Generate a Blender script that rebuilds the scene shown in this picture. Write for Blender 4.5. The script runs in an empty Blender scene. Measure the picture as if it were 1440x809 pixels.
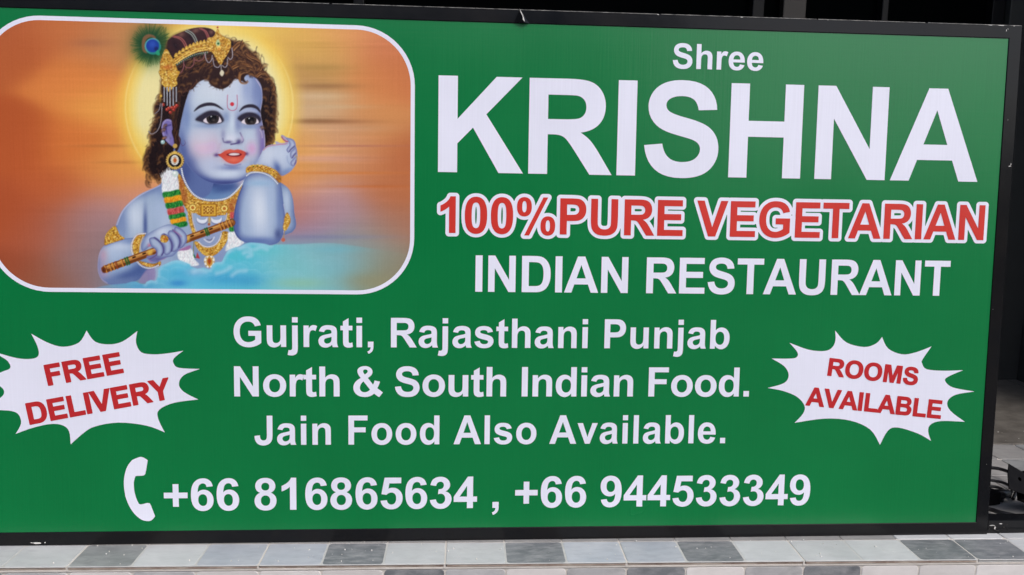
import bpy, bmesh, math, random
import numpy as np
from mathutils import Vector, Matrix
from mathutils.geometry import tessellate_polygon
# ------------------------------------------------------------------ camera
scene = bpy.context.scene
cam_data = bpy.data.cameras.new('camera'); cam = bpy.data.objects.new('camera', cam_data)
scene.collection.objects.link(cam); scene.camera = cam
cam_data.lens = 28.75; cam_data.sensor_width = 36.0; cam_data.clip_start = 0.02; cam_data.clip_end = 2000
# columns: right, down and forward direction of the camera in the world
RDF = Matrix(((0.99768037, 0.00909505, 0.06746228), (-0.06536905, -0.148518, 0.98674682), (0.01899387, -0.98886788, -0.14757896)))
rot = Matrix((RDF.col[0], -RDF.col[1], -RDF.col[2])).transposed()
cam.matrix_world = Matrix.Translation((0, -1.34055, 0.644467)) @ rot.to_4x4()
# ------------------------------------------------------------------ daylight (bright, hazy sky over the street)
SUN_ELEV, SUN_AZ = math.radians(48), math.radians(148)      # azimuth clockwise from +Y: behind the viewer, to the right
world = bpy.data.worlds.new('World'); scene.world = world; world.use_nodes = True
nt = world.node_tree; bgn = nt.nodes['Background']; sky = nt.nodes.new('ShaderNodeTexSky')
sky.sky_type = 'NISHITA'; sky.sun_disc = False; sky.sun_elevation = SUN_ELEV; sky.sun_rotation = SUN_AZ
sky.air_density = 1.0; sky.dust_density = 3.0; sky.ozone_density = 1.0
nt.links.new(sky.outputs[0], bgn.inputs[0]); bgn.inputs[1].default_value = 0.12
sun_d = bpy.data.lights.new('sun', 'SUN'); sun_d.energy = 1.1; sun_d.angle = math.radians(25); sun_d.color = (1, .96, .9)
sun = bpy.data.objects.new('sun', sun_d); scene.collection.objects.link(sun)
sd = Vector((math.sin(SUN_AZ)*math.cos(SUN_ELEV), math.cos(SUN_AZ)*math.cos(SUN_ELEV), math.sin(SUN_ELEV)))
sun.rotation_euler = sd.to_track_quat('Z', 'Y').to_euler()
vs = scene.view_settings; scene.display_settings.display_device = 'sRGB'
vs.view_transform = 'Standard'; vs.look = 'None'; vs.gamma = 1; vs.use_curve_mapping = False; vs.exposure = 0.62
# ------------------------------------------------------------------ helpers
def lin(c):
    return tuple((x/12.92 if x <= .04045 else ((x+.055)/1.055)**2.4) for x in (v/255 for v in c))
def link(o, parent=None):
    scene.collection.objects.link(o)
    if parent is not None: o.parent = parent
    return o
def tag(o, label=None, cat=None, group=None, kind=None):
    for k, v in (('label', label), ('category', cat), ('group', group), ('kind', kind)):
        if v: o[k] = v
    return o
def mesh_obj(name, verts, faces, mats, parent=None, idx=None, smooth=False):
    me = bpy.data.meshes.new(name); me.from_pydata([tuple(v) for v in verts], [], faces)
    for m in (mats if isinstance(mats, (list, tuple)) else [mats]): me.materials.append(m)
    if idx:
        for p, i in zip(me.polygons, idx): p.material_index = i
    if smooth:
        for p in me.polygons: p.use_smooth = True
    me.update(); return link(bpy.data.objects.new(name, me), parent)
def bm_obj(name, bm, mats, parent=None, smooth=False):
    me = bpy.data.meshes.new(name); bm.to_mesh(me); bm.free()
    for m in (mats if isinstance(mats, (list, tuple)) else [mats]): me.materials.append(m)
    if smooth:
        for p in me.polygons: p.use_smooth = True
    return link(bpy.data.objects.new(name, me), parent)
def add_box(bm, x0, x1, y0, y1, z0, z1, bevel=0, seg=2):
    r = bmesh.ops.create_cube(bm, size=1.0); vs_ = r['verts']
    for v in vs_:
        v.co = Vector((x0 if v.co.x < 0 else x1, y0 if v.co.y < 0 else y1, z0 if v.co.z < 0 else z1))
    if bevel:
        ed = list({e for v in vs_ for e in v.link_edges})
        bmesh.ops.bevel(bm, geom=ed, offset=bevel, segments=seg, affect='EDGES', profile=.6)
def catmull(P, n=6):
    P = [Vector(p) for p in P]; out = []
    for i in range(len(P)-1):
        a, b, c, d = P[max(i-1, 0)], P[i], P[i+1], P[min(i+2, len(P)-1)]
        for k in range(n):
            t = k/n; out.append(.5*((2*b)+(c-a)*t+(2*a-5*b+4*c-d)*t*t+(3*b-a-3*c+d)*t**3))
    return out+[P[-1]]
def tube(name, pts, r, mat, parent=None, sides=10):
    P = catmull(pts, 7); V, F = [], []
    for i, p in enumerate(P):
        d = (P[min(i+1, len(P)-1)]-P[max(i-1, 0)]).normalized(); up = Vector((0, 0, 1)) if abs(d.z) < .9 else Vector((1, 0, 0))
        s = d.cross(up).normalized(); u = s.cross(d)
        for k in range(sides):
            a = 2*math.pi*k/sides; V.append(p+s*math.cos(a)*r+u*math.sin(a)*r)
    for i in range(len(P)-1):
        for k in range(sides):
            F.append((i*sides+k, i*sides+(k+1) % sides, (i+1)*sides+(k+1) % sides, (i+1)*sides+k))
    F.append(tuple(range(sides))[::-1]); F.append(tuple(range((len(P)-1)*sides, len(P)*sides)))
    return mesh_obj(name, V, F, mat, parent, smooth=True)
# ------------------------------------------------------------------ materials
def newmat(name):
    m = bpy.data.materials.new(name); m.use_nodes = True
    return m, m.node_tree, m.node_tree.nodes['Principled BSDF']
def N(nt, t, **kw):
    n = nt.nodes.new(t)
    for k, v in kw.items():
        if hasattr(n, k): setattr(n, k, v)
        else: n.inputs[k.replace('_', ' ')].default_value = v
    return n
def mixc(nt, fac, a, b, mode='MIX'):
    n = nt.nodes.new('ShaderNodeMix'); n.data_type = 'RGBA'; n.blend_type = mode
    for s, v in ((n.inputs[0], fac), (n.inputs[6], a), (n.inputs[7], b)):
        if hasattr(v, 'links') or isinstance(v, bpy.types.NodeSocket): nt.links.new(v, s)
        else: s.default_value = v if isinstance(v, (int, float)) else (*v, 1)
    return n.outputs[2]
def banner_material(name, color=None, attr=None, gain=1.0):
    """Ink on woven, slightly wavy flex banner: satin gloss, fine weave."""
    m, nt, b = newmat(name); L = nt.links
    geo = N(nt, 'ShaderNodeTexCoord'); pos = geo.outputs['Object']
    sep = N(nt, 'ShaderNodeSeparateXYZ'); L.new(pos, sep.inputs[0])
    def threads(axis, freq):
        mu = N(nt, 'ShaderNodeMath', operation='MULTIPLY'); L.new(sep.outputs[axis], mu.inputs[0]); mu.inputs[1].default_value = freq
        cmb = N(nt, 'ShaderNodeCombineXYZ'); L.new(mu.outputs[0], cmb.inputs[0])
        mu2 = N(nt, 'ShaderNodeMath', operation='MULTIPLY'); L.new(sep.outputs[2 if axis == 0 else 0], mu2.inputs[0]); mu2.inputs[1].default_value = 7
        L.new(mu2.outputs[0], cmb.inputs[1])
        no = N(nt, 'ShaderNodeTexNoise'); no.inputs['Scale'].default_value = 1; no.inputs['Detail'].default_value = 2; L.new(cmb.outputs[0], no.inputs[0])
        return no.outputs[0]
    tv, th = threads(0, 330), threads(2, 300)
    th3 = N(nt, 'ShaderNodeMath', operation='MULTIPLY_ADD'); L.new(th, th3.inputs[0]); th3.inputs[1].default_value = .35; th3.inputs[2].default_value = .325
    ad = N(nt, 'ShaderNodeMath', operation='ADD'); L.new(tv, ad.inputs[0]); L.new(th3.outputs[0], ad.inputs[1])
    mr = N(nt, 'ShaderNodeMapRange'); L.new(ad.outputs[0], mr.inputs[0]); mr.inputs[1].default_value = .6; mr.inputs[2].default_value = 1.4; mr.inputs[3].default_value = .965; mr.inputs[4].default_value = 1.03
    cl = N(nt, 'ShaderNodeTexNoise'); cl.inputs['Scale'].default_value = 5; cl.inputs['Detail'].default_value = 4; L.new(pos, cl.inputs[0])
    mr2 = N(nt, 'ShaderNodeMapRange'); L.new(cl.outputs[0], mr2.inputs[0]); mr2.inputs[1].default_value = .3; mr2.inputs[2].default_value = .7; mr2.inputs[3].default_value = .955; mr2.inputs[4].default_value = 1.045
    mm = N(nt, 'ShaderNodeMath', operation='MULTIPLY'); L.new(mr.outputs[0], mm.inputs[0]); L.new(mr2.outputs[0], mm.inputs[1])
    if attr:
        at = N(nt, 'ShaderNodeAttribute'); at.attribute_name = attr; src = at.outputs['Color']
    else: src = color
    comb = N(nt, 'ShaderNodeCombineXYZ')
    for i in range(3): L.new(mm.outputs[0], comb.inputs[i])
    out = mixc(nt, 1.0, src, (1, 1, 1), 'MULTIPLY'); L.new(comb.outputs[0], out.node.inputs[7])
    L.new(out, b.inputs['Base Color'])
    b.inputs['Roughness'].default_value = .36; b.inputs['IOR'].default_value = 1.52
    rr = N(nt, 'ShaderNodeMapRange'); L.new(cl.outputs[0], rr.inputs[0]); rr.inputs[3].default_value = .20; rr.inputs[4].default_value = .30; L.new(rr.outputs[0], b.inputs['Roughness'])
    wav = N(nt, 'ShaderNodeTexNoise'); wav.inputs['Scale'].default_value = 2.2; wav.inputs['Detail'].default_value = 1; L.new(pos, wav.inputs[0])
    b1 = N(nt, 'ShaderNodeBump'); b1.inputs['Strength'].default_value = 1; b1.inputs['Distance'].default_value = .006; L.new(wav.outputs[0], b1.inputs['Height'])
    b2 = N(nt, 'ShaderNodeBump'); b2.inputs['Strength'].default_value = .25; b2.inputs['Distance'].default_value = .0006; L.new(ad.outputs[0], b2.inputs['Height']); L.new(b1.outputs[0], b2.inputs['Normal'])
    L.new(b2.outputs[0], b.inputs['Normal'])
    return m
M_GREEN = banner_material('banner_green', (.0008, .172, .044))
M_WHITE = banner_material('banner_white', (.79, .80, .93))
M_RED = banner_material('banner_red', (.60, .040, .030))
M_CRIMSON = banner_material('banner_crimson', (.50, .022, .026))
M_PRINT = banner_material('banner_picture', attr='ink')
def noisy(name, c1, c2, scale=8, rough=.5, bump=.0, bscale=60, metallic=0, r2=None, spec=None, coord='Object', detail=5, bdist=.001):
    m, nt, b = newmat(name); L = nt.links
    tc = N(nt, 'ShaderNodeTexCoord'); gp = N(nt, 'ShaderNodeNewGeometry'); src = gp.outputs['Position'] if coord == 'World' else tc.outputs[coord]
    n1 = N(nt, 'ShaderNodeTexNoise'); n1.inputs['Scale'].default_value = scale; n1.inputs['Detail'].default_value = detail; n1.inputs['Roughness'].default_value = .6; L.new(src, n1.inputs[0])
    mr = N(nt, 'ShaderNodeMapRange'); mr.inputs[1].default_value = .32; mr.inputs[2].default_value = .68; L.new(n1.outputs[0], mr.inputs[0])
    L.new(mixc(nt, mr.outputs[0], c1, c2), b.inputs['Base Color'])
    b.inputs['Roughness'].default_value = rough; b.inputs['Metallic'].default_value = metallic
    if spec is not None: b.inputs['Specular IOR Level'].default_value = spec
    if r2 is not None:
        q = N(nt, 'ShaderNodeMapRange'); q.inputs[3].default_value = rough; q.inputs[4].default_value = r2; L.new(mr.outputs[0], q.inputs[0]); L.new(q.outputs[0], b.inputs['Roughness'])
    if bump:
        n2 = N(nt, 'ShaderNodeTexNoise'); n2.inputs['Scale'].default_value = bscale; n2.inputs['Detail'].default_value = 4; L.new(src, n2.inputs[0])
        bp = N(nt, 'ShaderNodeBump'); bp.inputs['Strength'].default_value = bump; bp.inputs['Distance'].default_value = bdist; L.new(n2.outputs[0], bp.inputs['Height']); L.new(bp.outputs[0], b.inputs['Normal'])
    return m
def tile_mat(name, c1, c2, c3, vein=.5):
    """Stone-look glazed tile: cloudy tone, darker worn specks, tone shifts a little from tile to tile."""
    m = noisy(name, c1, c2, 14, .42, .35, 120, r2=.6, coord='World', bdist=.0006); nt = m.node_tree; L = nt.links; b = nt.nodes['Principled BSDF']
    base = b.inputs['Base Color'].links[0].from_socket
    gp = N(nt, 'ShaderNodeNewGeometry'); mp = N(nt, 'ShaderNodeMapping'); mp.inputs['Scale'].default_value = (30, 85, 60); mp.inputs['Rotation'].default_value = (0, 0, .3); L.new(gp.outputs['Position'], mp.inputs[0])
    n = N(nt, 'ShaderNodeTexNoise'); n.inputs['Scale'].default_value = 1; n.inputs['Detail'].default_value = 7; n.inputs['Roughness'].default_value = .68; L.new(mp.outputs[0], n.inputs[0])
    mr = N(nt, 'ShaderNodeMapRange'); mr.inputs[1].default_value = .44; mr.inputs[2].default_value = .72; mr.inputs[4].default_value = vein; L.new(n.outputs[0], mr.inputs[0])
    c = mixc(nt, mr.outputs[0], (0, 0, 0), c3); L.new(base, c.node.inputs[6])
    oi = N(nt, 'ShaderNodeObjectInfo'); r = N(nt, 'ShaderNodeMapRange'); r.inputs[3].default_value = .9; r.inputs[4].default_value = 1.06; L.new(oi.outputs['Random'], r.inputs[0])
    cc = N(nt, 'ShaderNodeCombineXYZ'); [L.new(r.outputs[0], cc.inputs[i]) for i in range(3)]
    o = mixc(nt, 1.0, (0, 0, 0), (1, 1, 1), 'MULTIPLY'); L.new(c, o.node.inputs[6]); L.new(cc.outputs[0], o.node.inputs[7]); L.new(o, b.inputs['Base Color'])
    return m
T_WHITE = tile_mat('tile_pale', (.51, .525, .54), (.58, .59, .60), (.43, .44, .45), .6)
T_BLUE = tile_mat('tile_blue_grey', (.40, .43, .485), (.48, .50, .54), (.32, .34, .39), .7)
T_DARK = tile_mat('tile_dark', (.115, .125, .14), (.21, .22, .235), (.36, .36, .37), .8)
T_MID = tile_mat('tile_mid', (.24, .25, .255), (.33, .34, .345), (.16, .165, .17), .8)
T_SHADEGREY = tile_mat('tile_shade_grey', (.27, .265, .265), (.35, .345, .34), (.20, .20, .20), .6)
T_CREAM = tile_mat('tile_cream', (.66, .63, .62), (.74, .71, .70), (.56, .54, .53), .5)
T_SOFT = tile_mat('tile_soft_grey', (.44, .44, .455), (.60, .59, .59), (.34, .34, .35), .9)
M_GROUT = noisy('grout', (.54, .50, .46), (.66, .62, .58), 40, .9, .4, 300)
M_CLAY = noisy('tile_clay_edge', (.22, .15, .12), (.48, .41, .35), 26, .85, .5, 200, coord='World')
M_GLAZE = noisy('tile_glaze_edge', (.46, .455, .44), (.55, .545, .54), 60, .5, .2, 200, coord='World')
M_FRAME = noisy('black_painted_metal', (.005, .006, .008), (.010, .009, .009), 5, .12, .3, 14, r2=.24, spec=.22)
M_CHIP = noisy('bare_metal', (.60, .58, .55), (.8, .78, .75), 200, .45, .3, 500, metallic=.0)
M_EDGE = noisy('edge_highlight_metal', (.05, .05, .05), (.42, .41, .39), 60, .35, .2, 300)
M_RUBBER = noisy('black_cable_rubber', (.006, .006, .008), (.012, .012, .014), 60, .4, .2, 300, spec=.35)
M_PLASTIC = noisy('black_plastic', (.003, .003, .004), (.006, .006, .007), 50, .6, .2, 300, spec=.05)
M_MULL = noisy('dark_brown_metal', (.024, .020, .016), (.036, .029, .024), 4, .5, .1, 50)
M_MULL2 = noisy('charcoal_metal', (.006, .006, .007), (.010, .010, .010), 4, .4, .1, 50, spec=.2)
M_DGLASS = noisy('dark_door_glass', (.0012, .0018, .002), (.0018, .0022, .0025), 2, .1, 0, spec=.0)
M_PLASTER = noisy('shaded_plaster', (.16, .15, .14), (.21, .20, .19), 3, .9, .3, 40)
M_WALL = noisy('charcoal_wall', (.034, .034, .031), (.045, .045, .041), 3, .6, .3, 60)
M_SLATE = noisy('brown_threshold_stone', (.075, .068, .060), (.14, .13, .115), 22, .6, .5, 80, coord='World')
M_BUILD = noisy('grey_render', (.10, .095, .09), (.14, .135, .125), .5, .85, .2, 3)
M_ROAD = noisy('street_concrete', (.07, .07, .07), (.10, .10, .10), 2, .9, .5, 60, coord='World')
# ------------------------------------------------------------------ the ground, the tiled step
ROT = math.radians(-0.66)                 # the step runs a touch out of line with the sign
me_g = mesh_obj('street_ground', [(-600, -600, -.17), (600, -600, -.17), (600, 600, -.17), (-600, 600, -.17)], [(0, 1, 2, 3)], M_ROAD); tag(me_g, kind='structure')
bm = bmesh.new(); add_box(bm, -2.2, 2.9, .0045, 1.3, -.165, -.0085)
step = bm_obj('tiled_step', bm, M_GROUT); tag(step, kind='structure')
step.rotation_euler.z = ROT; step.location = (-.0124, -.0845, 0)
def tile_mesh(w, d, t=.002, r=.006):
    bm = bmesh.new(); ring = []
    for cx, cy, a0 in ((w/2-r, d/2-r, 0), (-w/2+r, d/2-r, 90), (-w/2+r, -d/2+r, 180), (w/2-r, -d/2+r, 270)):
        for k in range(4):
            a = math.radians(a0+k*30); ring.append((cx+r*math.cos(a), cy+r*math.sin(a)))
    lo = [bm.verts.new((x, y, -t)) for x, y in ring]; mi = [bm.verts.new((x, y, -.0006)) for x, y in ring]; hi = [bm.verts.new((x*(1-.0016/w), y*(1-.0016/d), 0)) for x, y in ring]
    n = len(ring)
    for i in range(n):
        j = (i+1) % n; bm.faces.new((lo[i], lo[j], mi[j], mi[i])); bm.faces.new((mi[i], mi[j], hi[j], hi[i]))
    bm.faces.new(hi); me = bpy.data.meshes.new('tile'); bm.to_mesh(me); bm.free(); me.materials.append(T_WHITE)
    return me
TM_FRONT, TM_FULL, TM_RISER = tile_mesh(.0975, .0745), tile_mesh(.0975, .0972), tile_mesh(.0975, .0975, .004)
def put_tile(me, mat, loc, rx=0, jit=0):
    o = bpy.data.objects.new('tile', me); link(o, step); o.location = (loc[0], loc[1], loc[2]+random.uniform(-jit, jit)); o.rotation_euler = (rx, 0, 0)
    o.material_slots[0].link = 'OBJECT'; o.material_slots[0].material = mat; return o
random.seed(3)
W_, B_, D_, M_, G_ = T_WHITE, T_BLUE, T_DARK, T_MID, T_SHADEGREY
front = {-6: W_, -5: M_, -4: B_, -3: W_, -2: W_, -1: W_, 0: M_, 1: W_, 2: B_, 3: B_, 4: D_, 5: W_, 6: W_, 7: D_, 8: B_, 9: B_, 10: D_, 11: W_, 12: W_, 13: W_, 14: D_, 15: D_, 16: W_, 17: W_, 18: W_, 19: M_, 20: W_}
riser = {-6: W_, -5: D_, -4: W_, -3: W_, -2: D_, -1: G_, 0: W_, 1: G_, 2: W_, 3: W_, 4: W_, 5: D_, 6: G_, 7: W_, 8: G_, 9: D_, 10: W_, 11: G_, 12: D_, 13: W_, 14: W_, 15: W_, 16: W_, 17: G_, 18: D_, 19: W_, 20: B_}
X0, PITCH, ROW0, ROWP = -.6025, .1, .0772, .1
for k, m in front.items(): put_tile(TM_FRONT, m, (X0+(k+.5)*PITCH, .0008+.0745/2, 0))
for k, m in riser.items(): put_tile(TM_RISER, {W_: T_CREAM, G_: T_SOFT}.get(m, m), (X0+(k+.5)*PITCH, .0035, -.0118-.0975/2), math.radians(90))
shade_pal = [G_, G_, M_, G_, D_, M_, G_]  # back rows get darker tile colours in place of the deeper shade there
rest = bmesh.new()
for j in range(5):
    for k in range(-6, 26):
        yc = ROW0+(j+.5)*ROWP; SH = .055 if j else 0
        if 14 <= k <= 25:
            m = {(3, 17): G_, (3, 18): M_, (3, 19): G_, (4, 17): G_, (4, 18): G_, (4, 19): M_, (2, 16): G_, (2, 17): G_, (2, 18): G_, (1, 16): G_, (1, 17): W_, (2, 19): D_}.get((j, k), W_ if j == 0 else random.choice(shade_pal))
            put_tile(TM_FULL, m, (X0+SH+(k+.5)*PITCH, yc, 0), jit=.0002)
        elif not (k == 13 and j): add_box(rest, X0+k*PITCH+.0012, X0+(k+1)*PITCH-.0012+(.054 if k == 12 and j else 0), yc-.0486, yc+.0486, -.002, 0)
tag(bm_obj('tile_field', rest, T_SHADEGREY, step), kind='stuff')
for q in range(9):
    bm = bmesh.new(); add_box(bm, -2.1+q*.55, -2.1+q*.55+.546, ROW0+5*ROWP+.002, 1.29, -.0083, .0006, .0012, 1); bm_obj('threshold_slab', bm, M_SLATE, step)
# clay bodies of the front tiles, one per 30 cm tile, their cut edge showing along the nosing
for q in range(-2, 7):
    x0 = X0+q*.3+.0012; x1 = x0+.2976; clean = (q == 5)
    bm = bmesh.new(); add_box(bm, x0, x1, .0, .0755, -.0016, -.0003, .0004, 1); o = bm_obj('glaze_edge', bm, M_GLAZE, step)
    bm = bmesh.new(); add_box(bm, x0+.001, x1-.001, .0012+(0.0006 if q % 2 else 0), .0755, -.0062, -.0018, .0006, 1); bm_obj('tile_body', bm, M_GLAZE if clean else M_CLAY, step)
for q in range(-2, 7):
    bm = bmesh.new(); add_box(bm, X0+q*.3-.0024+.0001, X0+q*.3+.0011, .0016, .0765, -.0084, -.0009); bm_obj('tile_joint', bm, M_GROUT, step)
bm = bmesh.new(); add_box(bm, -2.1, 2.1, .0767, .5775, -.0084, -.0016); bm_obj('grout_bed', bm, M_GROUT, step)
bm = bmesh.new(); add_box(bm, -1.3, 1.95, .0022, .02, -.0105, -.0064, .0008, 1); bm_obj('grout_line', bm, M_GROUT, step)
# grit and crumbs lying on the step
random.seed(11); gb = bmesh.new()
for k in range(260):
    x, y = (random.uniform(-.85, 1.2), random.uniform(-.078, -.004)) if k < 150 else (random.uniform(.97, 1.6), random.uniform(0, .6))
    s = random.choice((.0004, .0006, .0008, .0013)); r = bmesh.ops.create_icosphere(gb, subdivisions=1, radius=s, matrix=Matrix.Translation((x, y-.0115*x, s*.5)))
    for v in r['verts']: v.co += Vector((random.uniform(-s, s), random.uniform(-s, s), random.uniform(-s, s)*.4))*.4
tag(bm_obj('grit', gb, noisy('pale_grit', (.5, .48, .44), (.75, .74, .72), 300, .9)), kind='stuff')
# ------------------------------------------------------------------ dim shop entrance behind the sign
shop = tag(link(bpy.data.objects.new('shop_entrance', None)), 'dark glazed shop entrance with brown posts in the shade behind the green sign', 'entrance')
shop.location = (0, 1.1, 0)
def sbox(name, x0, x1, y0, y1, z0, z1, mat, bev=.003): 
    bm = bmesh.new(); add_box(bm, x0, x1, y0, y1, z0, z1, bev); return bm_obj(name, bm, mat, shop)
posts = [(-1.9, -1.84, M_MULL2), (-1.02, -.97, M_MULL2), (-.30, -.27, M_MULL2), (.858, .893, M_MULL2), (.950, 1.019, M_MULL), (1.25, 1.27, M_MULL2), (1.59, 1.63, M_MULL2)]
for a, b_, m in posts: sbox('post', a, b_, 0, .06, .0, 2.3, m)
for (a, _, _), (_, b_, _) in zip(posts[1:], posts[:-1]): sbox('glass_pane', b_+.001, a-.001, .03, .038, .04, 2.3, M_DGLASS, 0)
sbox('bottom_rail', -2.4, 1.59, -.005, .027, .0, .05, M_MULL2)
sbox('wall', 1.632, 3.4, -.02, .18, 0, 2.3, M_WALL); sbox('wall', -3.4, -1.902, -.02, .18, 0, 2.3, M_WALL)
sbox('shade_ceiling', -3.4, 3.4, -1.10, .3, 2.302, 2.42, M_PLASTER)  # slab overhead, out of view, added to keep the entrance dim
sbox('door_handle', 1.612, 1.632, -.05, -.001, .985, 1.050, M_CHIP, .004)
sbox('back_wall', -3.4, 3.4, .9, 1.0, 0, 2.3, M_WALL); sbox('inner_floor', -3.4, 3.4, .2, .9, -.02, -.004, M_WALL)
sbox('shade_wall', 1.78, 1.93, -.60, -.022, -.0, 2.3, M_WALL); sbox('shade_wall', -2.45, -2.3, -1.0, -.022, 0, 2.3, M_WALL)  # out of view, added to block light from the sides

# unseen blocks added across the street for the glossy face and frame to mirror
opp = tag(link(bpy.data.objects.new('reflection_building', None)), 'unseen plain grey building added across the street for the sign to mirror', 'building')
opp.location = (-13, -13, -.17)
bm = bmesh.new(); add_box(bm, -22, 17, -6, 0, 0, 5.3, .02); bm_obj('wall', bm, M_BUILD, opp)
for k in range(9):
    bm = bmesh.new(); add_box(bm, -20+k*4, -18+k*4, .0, .06, 3.6, 4.8, .01); bm_obj('window', bm, M_DGLASS, opp)
    bm = bmesh.new(); add_box(bm, -20.4+k*4, -17.6+k*4, .0, .05, .1, 2.7, .01); bm_obj('shutter', bm, M_MULL, opp)
bm = bmesh.new(); add_box(bm, -22, 17, -.3, .5, 3.0, 3.15, .02); bm_obj('awning_slab', bm, M_BUILD, opp)

opp2 = tag(link(bpy.data.objects.new('reflection_wall', None)), 'unseen low grey wall added right of the building for the sign to mirror', 'wall')  # added out of view to limit the sky mirrored at the right
opp2.location = (4.2, -13, -.17)
bm = bmesh.new(); add_box(bm, 0, 40, -.4, 0, 0, 2.7, .02); bm_obj('wall_body', bm, M_BUILD, opp2)
bm = bmesh.new(); add_box(bm, 0, 40, -.5, .1, 2.702, 2.82, .02); bm_obj('coping', bm, M_BUILD, opp2)
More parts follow.
